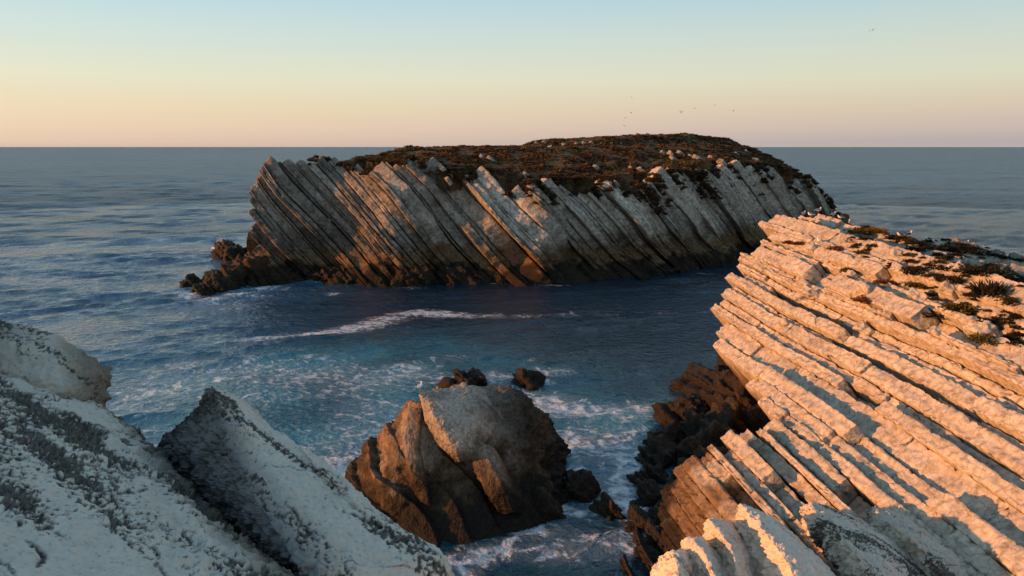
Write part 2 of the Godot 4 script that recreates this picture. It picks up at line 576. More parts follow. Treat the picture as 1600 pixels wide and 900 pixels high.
# A slab of one bed: a rounded box with axes A (along strike), B (up dip), n (through the bed).
# top[] is the height of its up-dip edge at nu+1 stations, near_tab[] the place of its near end by height.
func slab_mesh(origin: Vector3, A: Vector3, B: Vector3, n: Vector3, thick: float, a0: float, a1: float, b0: float, top: PackedFloat32Array, near_tab: PackedFloat32Array, nv: int, nt: int, rad: float, rough: float, lam: float, seed_: float, col: Callable, vpow := 1.7, upow := 1.0, warp := 0.0, joints := 0.0, chips := 0.0) -> ArrayMesh:
	var nu := top.size() - 1
	var b_max := -1e9
	for t in top:
		b_max = maxf(b_max, t)
	var nn := near_tab.size()
	var v := PackedVector3Array()
	var cl := PackedColorArray()
	var idx := PackedInt32Array()
	# ring of (v, w) steps over the slab: up the left, across the top, down the right
	var ring_v := PackedFloat32Array()
	var ring_w := PackedFloat32Array()
	for j in range(nv + 1):
		ring_v.append(1.0 - pow(1.0 - float(j) / nv, vpow))
		ring_w.append(0.0)
	for j in range(1, nt):
		ring_v.append(1.0)
		ring_w.append(float(j) / nt)
	for j in range(nv, -1, -1):
		ring_v.append(1.0 - pow(1.0 - float(j) / nv, vpow))
		ring_w.append(1.0)
	var nrng := ring_v.size()
	var r := minf(rad, thick * 0.45)
	# rows: near cap (nt rows inside), the stations, far cap
	var make := func(u: float, vv: float, ww: float) -> Vector3:
		var fu := u * nu
		var iu := mini(int(fu), nu - 1)
		var bt := lerpf(top[iu], top[iu + 1], fu - iu)
		var b := lerpf(b0, bt, vv)
		var fb := clampf((b - b0) / maxf(b_max - b0, 0.01), 0.0, 1.0) * (nn - 1)
		var ib := mini(int(fb), nn - 2)
		var an := a0 + lerpf(near_tab[ib], near_tab[ib + 1], fb - ib)
		var a := lerpf(an, a1, u)
		var s := ww * thick
		# rounding
		var ea := maxf(0.0, r - absf(a - an)) * -1.0 + maxf(0.0, r - absf(a1 - a))
		var eb := maxf(0.0, r - (bt - b))
		var es := maxf(0.0, r - (thick - s)) - maxf(0.0, r - s)
		var e := Vector3(ea, eb, es)
		var el := e.length()
		if el > r and el > 0.0:
			var k := (r / el - 1.0)
			a += ea * k
			b += eb * k
			s += es * k
		var dirv := Vector3.ZERO
		if el > 0.0:
			dirv = e / el
		var p := origin + A * a + B * b + n * s
		p += n * (warp * nz_c.get_noise_3d(p.x * 0.055, p.y * 0.09, p.z * 0.055))
		var wd := A * dirv.x + B * dirv.y + n * dirv.z
		var side := maxf(absf(dirv.x), absf(dirv.y))
		var d := nz_a.get_noise_3d(p.x * 0.7 + seed_, p.y * 0.7, p.z * 0.7) * rough
		d += nz_d.get_noise_3d(p.x * 2.3, p.y * 2.3 + seed_, p.z * 2.3) * rough * (0.25 + 0.45 * side)
		var joint := absf(nz_c.get_noise_2d(a * 0.32 + seed_ * 11.0, s * 0.5 + b * 0.06))
		d -= (1.0 - sm(0.0, 0.07, joint)) * joints
		if side > 0.05:
			d -= maxf(0.0, nz_b.get_noise_3d(p.x * 1.1, p.y * 1.1 + seed_, p.z * 1.1) - 0.25) * chips * side
			d += (nz_c.get_noise_2d(s * 5.0 + seed_ * 7.0, a * 0.12 + b * 0.12) + 0.6 * nz_c.get_noise_2d(s * 11.0 + seed_ * 3.0, a * 0.3 + b * 0.3)) * lam * side
		p += wd * d
		return p
	for i in range(nu + 1):
		var u := float(i) / nu
		if upow != 1.0:
			u = pow(u, upow)
		for j in nrng:
			v.append(make.call(u, ring_v[j], ring_w[j]))
	for i in nu:
		for j in nrng - 1:
			var p := i * nrng + j
			idx.append_array([p, p + 1, p + nrng, p + nrng, p + 1, p + nrng + 1])
	# caps: strips between the left and the right side at both ends
	for end in 2:
		var base := v.size()
		var u := float(end)
		var row := nt + 1
		for j in range(nv + 1):
			for k in row:
				var ring_j := j if k == 0 else (nrng - 1 - j if k == nt else -1)
				if j == nv and ring_j < 0:
					ring_j = nv + k
				if ring_j >= 0:
					v.append(v[(nu if end else 0) * nrng + ring_j])
				else:
					v.append(make.call(u, ring_v[j], float(k) / nt))
		for j in nv:
			for k in nt:
				var p := base + j * row + k
				if end == 0:
					idx.append_array([p, p + 1, p + row, p + row, p + 1, p + row + 1])
				else:
					idx.append_array([p, p + row, p + 1, p + 1, p + row, p + row + 1])
	cl.resize(v.size())
	for i in v.size():
		cl[i] = col.call(v[i], seed_)
	# weld the seams so that shading runs round the edges
	var first := {}
	for i in v.size():
		var key := v[i]
		if first.has(key):
			continue
		first[key] = i
	for k in idx.size():
		idx[k] = first[v[idx[k]]]
	return commit(v, cl, idx)

# A convex boulder: planes [normal, distance, colour, roughness], blended softly, meshed from its middle.
func boulder_mesh(mid: Vector3, planes: Array, sharp: float, res: int, noise_k: float, col: Callable, floor_y := -1.0, ledge := 0.0, ledge_n := Vector3.UP) -> ArrayMesh:
	var v := PackedVector3Array()
	var cl := PackedColorArray()
	var idx := PackedInt32Array()
	var index_of := {}
	var axes := [[Vector3.RIGHT, Vector3.UP, Vector3.BACK], [Vector3.LEFT, Vector3.UP, Vector3.FORWARD], [Vector3.UP, Vector3.BACK, Vector3.RIGHT], [Vector3.DOWN, Vector3.FORWARD, Vector3.RIGHT], [Vector3.BACK, Vector3.UP, Vector3.LEFT], [Vector3.FORWARD, Vector3.UP, Vector3.RIGHT]]
	var np := planes.size()
	for f in axes:
		var base := v.size()
		for i in res + 1:
			for j in res + 1:
				var q: Vector3 = f[0] + f[1] * tan((float(i) / res - 0.5) * PI / 2) + f[2] * tan((float(j) / res - 0.5) * PI / 2)
				var d := q.normalized()
				var sum := 0.0
				var wsum := 0.0
				var rgh := 0.0
				var wc := Vector3.ZERO
				for k in np:
					var pl: Array = planes[k]
					var c: float = d.dot(pl[0])
					if c <= 0.0:
						continue
					var t := pow(c / float(pl[1]), sharp)
					sum += t
					wsum += t
					rgh += t * float(pl[3])
					var pc: Color = pl[2]
					wc += Vector3(pc.r, pc.g, pc.b) * t
				var rr := pow(maxf(sum, 1e-12), -1.0 / sharp)
				rgh /= maxf(wsum, 1e-12)
				wc /= maxf(wsum, 1e-12)
				var p := mid + d * rr
				var nv := nz_a.get_noise_3dv(p * 0.55 * noise_k) * 0.55 + nz_d.get_noise_3dv(p * 1.7 * noise_k) * 0.3 + (nz_b.get_noise_3dv(p * 0.9 * noise_k) - 0.2) * 0.35
				var extra := 0.0
				if ledge > 0.0:
					extra = (nz_c.get_noise_2d(p.dot(ledge_n) * 1.1, 3.3 + p.z * 0.05) + 0.5 * nz_c.get_noise_2d(p.dot(ledge_n) * 2.7, p.z * 0.1)) * ledge
				p += d * (nv * rgh + extra * minf(1.0, rgh * 3.0))
				v.append(p)
				cl.append(col.call(p, Color(wc.x, wc.y, wc.z), nv))
		for i in res:
			for j in res:
				var p := base + i * (res + 1) + j
				if v[p].y < floor_y and v[p + 1].y < floor_y and v[p + res + 1].y < floor_y and v[p + res + 2].y < floor_y:
					continue
				idx.append_array([p, p + res + 1, p + 1, p + 1, p + res + 1, p + res + 2])
	# weld
	for i in v.size():
		var key := (v[i] * 2000.0).round()
		if not index_of.has(key):
			index_of[key] = i
	for k in idx.size():
		idx[k] = index_of[(v[idx[k]] * 2000.0).round()]
	return commit(v, cl, idx)

func curve4(a: Variant, b: Variant, c: Variant, d: Variant, t: float) -> Variant:
	# half straight, half Catmull-Rom: keeps arrises fairly crisp
	var l = b + (c - b) * t
	var m = (b * 2.0 + (c - a) * t + (a * 2.0 - b * 5.0 + c * 4.0 - d) * t * t + (b * 3.0 - a - c * 3.0 + d) * t * t * t) * 0.5
	return l + (m - l) * 0.32

# A rock skinned over rows of points. Each row runs round the rock; cols gives a colour and roughness to each column.
func loft_mesh(rows: Array, cols: Array, su: int, sv: int, scale_k: float, col: Callable, ledge := 0.0, ledge_n := Vector3.UP, flake := 0.0, crumb := 0.0, much := 0.0) -> ArrayMesh:
	var nr := rows.size()
	var nc: int = rows[0].size()
	var W := (nc - 1) * su + 1
	var H := (nr - 1) * sv + 1
	var pts := PackedVector3Array()
	var base := PackedColorArray()
	var rgh := PackedFloat32Array()
	pts.resize(W * H)
	base.resize(W * H)
	rgh.resize(W * H)
	# first along the rows, then down the columns
	var mids := []
	for r in nr:
		var line := PackedVector3Array()
		for x in W:
			var f := float(x) / su
			var i := mini(int(f), nc - 2)
			var row: Array = rows[r]
			line.append(curve4(row[maxi(i - 1, 0)], row[i], row[i + 1], row[mini(i + 2, nc - 1)], f - i))
		mids.append(line)
	for y in H:
		var f := float(y) / sv
		var i := mini(int(f), nr - 2)
		var t := f - i
		for x in W:
			pts[y * W + x] = curve4(mids[maxi(i - 1, 0)][x], mids[i][x], mids[i + 1][x], mids[mini(i + 2, nr - 1)][x], t)
			var g := float(x) / su
			var k := mini(int(g), nc - 2)
			base[y * W + x] = (cols[k][0] as Color).lerp(cols[k + 1][0], g - k)
			rgh[y * W + x] = lerpf(cols[k][1], cols[k + 1][1], g - k)
	var v := PackedVector3Array()
	var c := PackedColorArray()
	v.resize(W * H)
	c.resize(W * H)
	for y in H:
		for x in W:
			var o := y * W + x
			var du := pts[y * W + mini(x + 1, W - 1)] - pts[y * W + maxi(x - 1, 0)]
			var dv := pts[mini(y + 1, H - 1) * W + x] - pts[maxi(y - 1, 0) * W + x]
			var nrm := dv.cross(du).normalized()
			var p := pts[o]
			var q := p * scale_k
			var nv := nz_a.get_noise_3dv(q * 0.5) * 0.5 + nz_d.get_noise_3dv(q * 2.0) * 0.28 + (nz_b.get_noise_3dv(q * 0.9) - 0.2) * 0.3 - maxf(0.0, 0.22 - (nz_cell.get_noise_3dv(q * 0.8) + 1.0)) * 0.5
			if flake > 0.0:
				# thin sheets of rock spalled off in steps
				var f := nz_a.get_noise_3d(q.x * 0.30, q.y * 0.30, q.z * 0.30) + 0.12 * nz_d.get_noise_3dv(q * 1.6)
				nv += (sm(-0.010, 0.010, f) + sm(0.13, 0.15, f) + sm(-0.18, -0.16, f) + sm(0.29, 0.31, f) - 2.0) * flake
			var d := nv * rgh[o]
			if ledge > 0.0:
				var e := p.dot(ledge_n)
				d += (nz_c.get_noise_2d(e * 1.3, 3.3 + p.z * 0.06) + 0.5 * nz_c.get_noise_2d(e * 3.1, p.z * 0.1)) * ledge
			elif ledge < 0.0:
				# beds standing out one over the other
				var e := p.dot(ledge_n) * 0.62 + 0.35 * nz_c.get_noise_3dv(p * 0.22)
				var fr := e - floorf(e)
				d += (minf(fr / 0.9, 1.0) * (1.0 - sm(0.93, 1.0, fr)) - 0.5) * -ledge * (0.6 + 0.8 * nz_c.get_noise_2d(floorf(e) * 3.7, 0.5) + 0.3)
			if crumb > 0.0:
				nv = lichen(p, much + (0.25 * sm(-16.2, -17.2, p.z) if much > 0.05 else 0.0))
				d += nv * crumb * (nz_d.get_noise_3dv(p * 7.0) * 1.6 - 0.5)
			v[o] = p + nrm * d
			c[o] = col.call(v[o], base[o], nv)
	var idx := PackedInt32Array()
	for y in H - 1:
		for x in W - 1:
			var o := y * W + x
			idx.append_array([o, o + 1, o + W, o + 1, o + W + 1, o + W])
	return commit(v, c, idx)

# rows of [px, py, depth] to points
func rows_of(rows: Array) -> Array:
	var out := []
	for row in rows:
		var line := []
		for q in row:
			line.append(at(q[0], q[1], q[2]))
		out.append(line)
	return out

func plane_of(mid: Vector3, a: Vector3, b: Vector3, c: Vector3, col: Color, rough: float) -> Array:
	var n := (b - a).cross(c - a).normalized()
	var d := n.dot(a - mid)
	if d < 0.0:
		n = -n
		d = -d
	return [n, maxf(d, 0.15), col, rough]

# colour of the strata by height above the sea: black weed, brown, ochre, then bare pale rock
func strata_color(p: Vector3, pale: Color, wet_y: float, brown_y: float) -> Color:
	var n := nz_d.get_noise_3d(p.x * 0.35, p.y * 0.35, p.z * 0.35)
	var n2 := nz_c.get_noise_3d(p.x * 1.4, p.y * 1.4, p.z * 1.4)
	var y := p.y + n * 1.6 + n2 * 0.25
	var c := pale
	c = Color(0.20, 0.135, 0.075).lerp(c, sm(brown_y - 0.9, brown_y + 1.3, y))
	c = Color(0.035, 0.026, 0.017).lerp(c, sm(wet_y - 0.5, wet_y + 0.8, y))
	return c

# ------------------------------------------------------------------ island

var isl_x := []
var isl_z := []
var slab_tops := []

func island_shore(x: float) -> float:
	return lookup(isl_x, isl_z, x)

const EDGE_X := [-42.0, -37.0, -31.0, -24.0, -18.0, -10.0, 0.0, 8.0, 14.0, 22.0, 28.0, 36.0, 48.0, 57.0, 64.0, 73.0]
const EDGE_Y := [15.5, 18.0, 17.8, 18.3, 17.9, 17.0, 16.0, 15.5, 15.5, 16.0, 16.8, 17.6, 17.0, 15.6, 12.0, 5.0]

func island_ground(x: float, z: float) -> float:
	# height of the island's top
	var back := island_shore(x) - 4.0 - z
	var e := lookup(EDGE_X, EDGE_Y, x)
	var crest := lookup([-40.0, -30.0, -20.0, 5.0, 42.0, 54.0, 60.0, 68.0, 79.0], [18.0, 19.2, 20.0, 20.1, 20.6, 20.2, 18.5, 13.0, 4.0], x + back * 0.12)
	var y := lerpf(e, crest, sm(0.0, 24.0, back))
	# the higher back ridge
	var ridge := sm(24.0, 32.0, back) * sm(2.0, 5.0, x - 0.0) * (1.0 - sm(54.0, 66.0, x))
	y += ridge * lookup([2.0, 12.0, 26.0, 40.0, 50.0, 60.0], [0.9, 1.3, 2.0, 2.2, 1.6, 0.5], x)
	return y

func island_color(p: Vector3, sd: float) -> Color:
	var n := nz_d.get_noise_3d(p.x * 0.22, p.y * 0.22, p.z * 0.22)
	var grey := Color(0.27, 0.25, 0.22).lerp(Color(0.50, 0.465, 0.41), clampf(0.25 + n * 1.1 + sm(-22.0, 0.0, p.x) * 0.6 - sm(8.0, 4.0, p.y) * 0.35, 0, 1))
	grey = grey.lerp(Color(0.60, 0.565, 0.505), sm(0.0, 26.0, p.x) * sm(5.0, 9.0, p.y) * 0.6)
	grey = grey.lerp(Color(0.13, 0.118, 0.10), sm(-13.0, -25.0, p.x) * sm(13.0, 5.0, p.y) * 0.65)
	# darker beds
	var bed := nz_c.get_noise_2d(sd * 13.7, 0.5)
	grey = grey * (0.86 + 0.3 * bed + 0.22 * nz_c.get_noise_2d(p.dot(Vector3(0.74, 0.65, -0.2)) * 1.6, p.y * 0.05))
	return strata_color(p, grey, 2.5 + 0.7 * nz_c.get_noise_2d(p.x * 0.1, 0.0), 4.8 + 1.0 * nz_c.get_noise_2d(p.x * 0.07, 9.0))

func build_island() -> void:
	for q in [[330, 449], [420, 443], [520, 440], [600, 444], [650, 447], [730, 444], [800, 441], [900, 438], [1000, 428], [1080, 417], [1160, 405]]:
		var p := on_sea(q[0], q[1])
		isl_x.append(p.x)
		isl_z.append(p.z)
	isl_x.append(76.0)
	isl_z.append(-174.0)
	var isl := thing("rock_island", "large rocky island of steeply tilted grey strata with a grassy brown top", "island")
	var r2 := RandomNumberGenerator.new()
	r2.seed = 99
	var h := -24.0
	var k := 0
	var saw := 0.0
	var saw_left := 0.0
	while h < 107.0:
		var dip := deg_to_rad(lerpf(52.0, 41.0, sm(-10.0, 90.0, h)))
		var n := ACROSS * sin(dip) + Vector3.UP * cos(dip)
		var B := ACROSS * -cos(dip) + Vector3.UP * sin(dip)
		var dh := 0.40 + 1.5 * pow(r2.randf(), 1.7)
		if r2.randf() < 0.10 + 0.16 * sm(30.0, 60.0, h):
			dh += r2.randf_range(0.8, 1.9)
		var thick := dh * sin(dip)
		if saw_left <= 0.0:
			saw = r2.randf_range(1.6, 3.1)
			saw_left = r2.randf_range(4.0, 10.0)
			if h > 20.0 and h < 62.0:
				saw *= 1.1
				saw_left *= 0.6
		var stick := saw * clampf(saw_left / 7.0, 0.0, 1.0) + r2.randf_range(-0.28, 0.28)
		saw_left -= dh
		saw *= 0.93
		var origin := ACROSS * h + Vector3(0, 10, 0)
		var b0 := -11.5 / sin(dip)
		# the near end follows the cliff face
		var tops := PackedFloat32Array()
		var near_tab := PackedFloat32Array()
		var b_hi := 12.0
		var nn := 40
		var raw := PackedFloat32Array()
		for j in nn:
			var b := lerpf(b0, b_hi, float(j) / (nn - 1))
			raw.append(face_a(origin, B, b, stick))
		var bl := r2.randf_range(-0.6, 0.35) + 1.5 * nz_c.get_noise_2d(h * 0.11, 5.0) - 1.1 * sm(14.0, 34.0, h)
		if r2.randf() < 0.22:
			bl -= r2.randf_range(0.5, 2.0)
		if h < 12.0:
			bl = r2.randf_range(-0.4, 0.8)
		# top of the slab at the cliff
		var nu := 9
		var b_top := b0 + 1.0
		for it in 40:
			var b := lerpf(b0, b_hi, float(it) / 39.0)
			var p := origin + B * b + STRIKE * face_a(origin, B, b, stick)
			var lim_left := lookup([0.0, 3.0, 6.0, 10.0, 13.0, 16.0, 18.5], [-43.5, -40.5, -38.6, -38.8, -38.8, -38.0, -36.6], p.y)
			if p.y < island_ground(p.x, p.z - 1.5) + bl and p.x > lim_left + bl * 0.25 + 0.5 * nz_c.get_noise_2d(p.y * 0.5, 1.0):
				b_top = b
		if b_top > b0 + 1.5:
			var a_base := face_a(origin, B, b_top, stick)
			var length := 9.0
			for i in nu + 1:
				var u := pow(float(i) / nu, 1.0)
				tops.append(b_top - u * u * 3.0 - (0.35 * r2.randf() if i > 0 else 0.0))
			# near table between b0 and the highest top
			for j in 48:
				var b := lerpf(b0, b_top, float(j) / 47.0)
				near_tab.append(face_a(origin, B, b, stick) + 0.22 * nz_c.get_noise_2d(b * 0.5, h * 3.0))
			var nv := int(clampf((b_top - b0) / 0.22, 12, 120))
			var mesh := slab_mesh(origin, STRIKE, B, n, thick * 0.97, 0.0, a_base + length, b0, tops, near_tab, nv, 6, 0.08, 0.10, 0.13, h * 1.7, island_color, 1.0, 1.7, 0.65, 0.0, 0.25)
			slab_tops.append([origin + B * b_top + STRIKE * a_base, h])
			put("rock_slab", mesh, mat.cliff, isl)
			k += 1
		h += dh + (r2.randf_range(0.03, 0.16) if r2.randf() < 0.6 else 0.0)
	print("island slabs ", k)
	# grassy top
	var v := PackedVector3Array()
	var c := PackedColorArray()
	var idx := PackedInt32Array()
	var nx := 230
	var nz := 90
	for i in nx + 1:
		var x := lerpf(-40.0, 77.0, float(i) / nx)
		for j in nz + 1:
			var q := pow(maxf(float(j - 1), 0.0) / (nz - 1), 1.6) * 72.0
			var front := 0.7 + 2.4 * (nz_a.get_noise_2d(x * 0.22, 4.0) + 0.35) + 1.2 * nz_d.get_noise_2d(x * 0.8, 1.0)
			var z := island_shore(x) - 3.4 - maxf(front, -0.5) - q
			var y := island_ground(x, z) - 0.25 + 0.35 * nz_a.get_noise_2d(x * 0.2, z * 0.2) + 0.22 * nz_d.get_noise_2d(x * 0.7, z * 0.7)
			if j == 0:
				y -= 3.0
			elif q < 1.2:
				y -= (1.2 - q) * 1.0
			var xr := lookup([-180.0, -110.0], [0.0, 0.0], z)
			var left_edge := lookup([-170.0, -150.0, -125.0, -112.0], [-8.0, -18.0, -28.0, -31.5], z)
			y -= sm(left_edge + 2.5, left_edge - 1.0, x) * 9.0
			v.append(Vector3(x + xr, y, z))
			c.append(grass_color(x, z))
	for i in nx:
		for j in nz:
			var p := i * (nz + 1) + j
			idx.append_array([p, p + 1, p + nz + 1, p + nz + 1, p + 1, p + nz + 2])
	put("grassy_top", commit(v, c, idx), mat.ground, isl)
	# tufts of dry grass and heath
	var mm := MultiMesh.new()
	mm.transform_format = MultiMesh.TRANSFORM_3D
	mm.use_colors = true
	mm.mesh = tuft_mesh(10, 0.42, 0.5, 5)
	var places := []
	for i in 26000:
		var x := r2.randf_range(-38.0, 71.0)
		var q := pow(r2.randf(), 1.3) * 60.0
		var front := 0.7 + 2.4 * (nz_a.get_noise_2d(x * 0.22, 4.0) + 0.35) + 1.2 * nz_d.get_noise_2d(x * 0.8, 1.0)
		var z := island_shore(x) - 3.4 - maxf(front, -0.5) - q + 0.8
		var left_edge := lookup([-170.0, -150.0, -125.0, -112.0], [-8.0, -18.0, -28.0, -31.5], z)
		if x < left_edge + 3.2:
			continue
		var dens := nz_a.get_noise_2d(x * 0.16, z * 0.16 + 7.0)
		if dens < -0.18:
			continue
		var y := island_ground(x, z) - 0.25 + 0.35 * nz_a.get_noise_2d(x * 0.2, z * 0.2) + 0.22 * nz_d.get_noise_2d(x * 0.7, z * 0.7)
		if q < 1.2:
			y -= (1.2 - q) * 1.4 * 0.6
		var s := r2.randf_range(0.5, 1.15) * (0.8 + dens)
		places.append([Transform3D(Basis(Vector3.UP, r2.randf() * TAU).scaled(Vector3(s * 1.3, s * 0.8, s * 1.3)), Vector3(x, y - 0.03, z)), grass_color(x, z) * r2.randf_range(0.75, 1.3)])
	var clumps := MultiMesh.new()
	clumps.transform_format = MultiMesh.TRANSFORM_3D
	clumps.use_colors = true
	clumps.mesh = cushion_mesh(17, 170, 0.7, 2.4)
	var clump_at := []
	for q in slab_tops:
		var p: Vector3 = q[0]
		if p.x < -31.0:
			continue
		var patch := sm(-0.20, 0.30, nz_a.get_noise_2d(float(q[1]) * 0.10, 21.0) + 0.14 * sm(0.0, 20.0, p.x) - 0.3 * sm(36.0, 48.0, p.x))
		var ways := int(26.0 * patch * sm(-32.0, -18.0, p.x)) + 2
		for i in ways:
			var down := pow(r2.randf(), 1.6) * 5.5 * sm(-14.0, 20.0, p.x) * patch
			var w := p + Vector3(down * 0.62, -down * 0.78, 0.1) + Vector3(r2.randf_range(-0.5, 0.5), r2.randf_range(-0.25, 0.1), r2.randf_range(-2.2, 0.3 - down * 0.05))
			var s := r2.randf_range(0.35, 1.0) * (1.0 - down * 0.08)
			clump_at.append([Transform3D(Basis(Vector3.UP, r2.randf() * TAU).scaled(Vector3(s * 1.15, s * 1.3, s * 1.15)), w), Color(0.05, 0.034, 0.02).lerp(grass_color(p.x, p.z), 0.35 * r2.randf()) * r2.randf_range(0.7, 1.5)])
	for i in 900:
		var x := r2.randf_range(-28.0, 60.0)
		var z := island_shore(x) - 4.2 - pow(r2.randf(), 2.0) * 22.0
		if nz_d.get_noise_2d(x * 0.25 + 30.0, z * 0.3) < 0.05:
			continue
		if x < lookup([-170.0, -150.0, -125.0, -112.0], [-8.0, -18.0, -28.0, -31.5], z) + 4.0:
			continue
		var s := r2.randf_range(0.3, 0.75)
		clump_at.append([Transform3D(Basis(Vector3.UP, r2.randf() * TAU).scaled(Vector3(s * 1.5, s * 0.8, s * 1.3)), Vector3(x, island_ground(x, z) - 0.3, z)), Color(0.07, 0.042, 0.024) * r2.randf_range(0.7, 1.6)])
	clumps.instance_count = clump_at.size()
	for i in clump_at.size():
		clumps.set_instance_transform(i, clump_at[i][0])
		clumps.set_instance_color(i, clump_at[i][1])
	var cmi := MultiMeshInstance3D.new()
	cmi.name = "heath_clumps"
	cmi.multimesh = clumps
	cmi.material_override = mat.leaf
	cmi.set_meta("kind", "stuff")
	isl.add_child(cmi, true)
	mm.instance_count = places.size()
	for i in places.size():
		mm.set_instance_transform(i, places[i][0])
		mm.set_instance_color(i, places[i][1])
	var mmi := MultiMeshInstance3D.new()
	mmi.name = "heath_cover"
	mmi.multimesh = mm
	mmi.material_override = mat.dry
	mmi.set_meta("kind", "stuff")
	isl.add_child(mmi, true)
	# pale rocks that break through the turf
	for q in [[690, 262, 1.4], [752, 245, 1.6], [765, 248, 1.1], [820, 272, .9], [930, 262, 1.3], [985, 262, 1.0], [1000, 266, 1.2], [1035, 238, 1.2], [1048, 241, 1.5], [1062, 240, 1.2], [1078, 244, 1.2], [1090, 248, 1.5], [1050, 246, 1.0], [1110, 246, 1.4], [1126, 252, 1.3], [1140, 258, 1.3], [1070, 268, 1.6], [1090, 272, 1.4], [640, 258, .9], [700, 282, 1.1], [860, 302, 1.2], [940, 300, 1.2], [960, 285, 1.4], [880, 226, .7], [900, 225, .9], [912, 224, 1.0], [925, 224, .9], [940, 225, .8], [955, 225, .8], [970, 224, .7], [850, 222, .7], [838, 223, .7], [1150, 240, 1.2], [1165, 236, 1.2], [1180, 250, 1.4], [1200, 262, 1.5]]:
		var d := 100.0
		var rr := ray(q[0], q[1])
		var p := EYE + rr * d
		while d < 230.0 and (p.y > island_ground(p.x, p.z) or p.z > island_shore(p.x) - 3.0):
			d += 0.4
			p = EYE + rr * d
		if d >= 229.0:
			continue
		var sz: float = q[2] * r2.randf_range(0.45, 0.95)
		put("outcrop_rock", outcrop(p, sz, r2, 12), mat.cliff, isl)
	for q in slab_tops:
		if r2.randf() < 0.4 and (q[0] as Vector3).x > -30.0:
			var sz := r2.randf_range(0.4, 1.0)
			put("outcrop_rock", outcrop((q[0] as Vector3) + Vector3(r2.randf_range(-0.6, 0.8), r2.randf_range(-0.5, 0.15), r2.randf_range(-1.8, -0.2)), sz, r2, 9, Color(0.44, 0.41, 0.365)), mat.cliff, isl)
	# the dark skirt of weed-covered rock along the water
	for i in 34:
		var px := lerpf(310.0, 1170.0, (i + r2.randf_range(-0.3, 0.3)) / 33.0)
		var p := on_sea(px, 440.0)
		p = Vector3(p.x, 0.0, island_shore(p.x))
		var sz := r2.randf_range(1.6, 3.0)
		put("shore_rock", lump(p + Vector3(0, r2.randf_range(-0.6, 0.2), r2.randf_range(-2.5, -0.4)), Vector3(sz * 1.5, sz * r2.randf_range(0.6, 0.95), sz), r2, 26), mat.wet, isl)
	# the low toe that runs out to the left
	for q in [[316, 461, 2.2, 1.5], [332, 456, 2.5, 2.2], [362, 441, 3.2, 4.2], [385, 436, 3.2, 4.6], [352, 450, 3.0, 3.0], [372, 446, 3.4, 3.8], [400, 444, 3.5, 3.8], [340, 458, 2.4, 1.8], [430, 442, 3.4, 3.2]]:
		var p := on_sea(q[0], q[1])
		put("shore_rock", lump(p + Vector3(0, 0, -1.5), Vector3(q[2], q[3], q[2] * 1.1), r2, 34), mat.wet, isl)
	var bp := on_sea(358, 404)
	put("shore_rock", lump(bp, Vector3(2.8, 3.6, 3.0), r2, 30), mat.wet, isl)
	put("shore_rock", lump(bp + Vector3(3.0, 0, 2.0), Vector3(3.2, 3.6, 4.0), r2, 30), mat.wet, isl)

func face_a(origin: Vector3, B: Vector3, b: float, stick: float) -> float:
	# distance along strike at which the cliff face is met
	var a := 110.0
	for it in 4:
		var p := origin + B * b + STRIKE * a
		var y := p.y
		var lean := lookup([-2.0, 0.0, 2.0, 4.0, 8.0, 13.0, 18.0], [-1.0, 0.0, 1.4, 1.7, 1.2, 2.2, 4.2], y)
		lean += 3.2 * maxf(0.0, nz_c.get_noise_2d(p.x * 0.09, 31.0) - 0.05) * sm(-1.0, 2.5, y) * sm(7.5, 4.0, y)
		var bulge := lookup([-30.0, -17.0, -11.0, 4.0, 8.0, 20.0, 30.0, 50.0], [0.0, 0.4, -3.6, 2.6, -2.4, 3.2, 0.0, 0.0], p.x) + 0.9 * nz_c.get_noise_2d(p.x * 0.05, 2.0) + 0.5 * nz_c.get_noise_2d(p.x * 0.15, y * 0.1)
		var want := island_shore(p.x) - lean + stick + bulge
		a += (p.z - want) / 0.9645
	return a

func grass_color(x: float, z: float) -> Color:
	var n := nz_a.get_noise_2d(x * 0.07, z * 0.1)
	var n2 := nz_d.get_noise_2d(x * 0.5, z * 0.5 + 11.0)
	var red := Color(0.160, 0.095, 0.054)
	var olive := Color(0.118, 0.100, 0.046)
	var dark := Color(0.055, 0.036, 0.022)
	var c := red.lerp(olive, sm(-0.1, 0.35, n + n2 * 0.3))
	return c.lerp(dark, sm(0.12, 0.5, nz_d.get_noise_2d(x * 0.25 + 30.0, z * 0.3)))

func tuft_mesh(blades: int, height: float, spread: float, seed_: int, fat := 1.0) -> ArrayMesh:
	var rr := RandomNumberGenerator.new()
	rr.seed = seed_
	var v := PackedVector3Array()
	var c := PackedColorArray()
	var idx := PackedInt32Array()
	for i in blades:
		var a := rr.randf() * TAU
		var foot := Vector3(cos(a), 0, sin(a)) * rr.randf() * spread * 0.5
		var out := Vector3(cos(a + rr.randf_range(-1, 1)), 0, sin(a + rr.randf_range(-1, 1)))
		var tip := foot + out * rr.randf_range(0.1, 0.9) * spread * 0.7 + Vector3.UP * height * rr.randf_range(0.55, 1.1)
		var side := out.cross(Vector3.UP).normalized() * rr.randf_range(0.05, 0.10) * fat
		var midp := foot.lerp(tip, 0.55) + Vector3.UP * height * 0.14
		var o := v.size()
		v.append_array([foot - side * 0.7, foot + side * 0.7, midp + side, midp - side, tip])
		var t := rr.randf_range(0.7, 1.25)
		for k in 5:
			c.append(Color(t, t, t))
		idx.append_array([o, o + 1, o + 2, o, o + 2, o + 3, o + 3, o + 2, o + 4])
	return commit(v, c, idx)

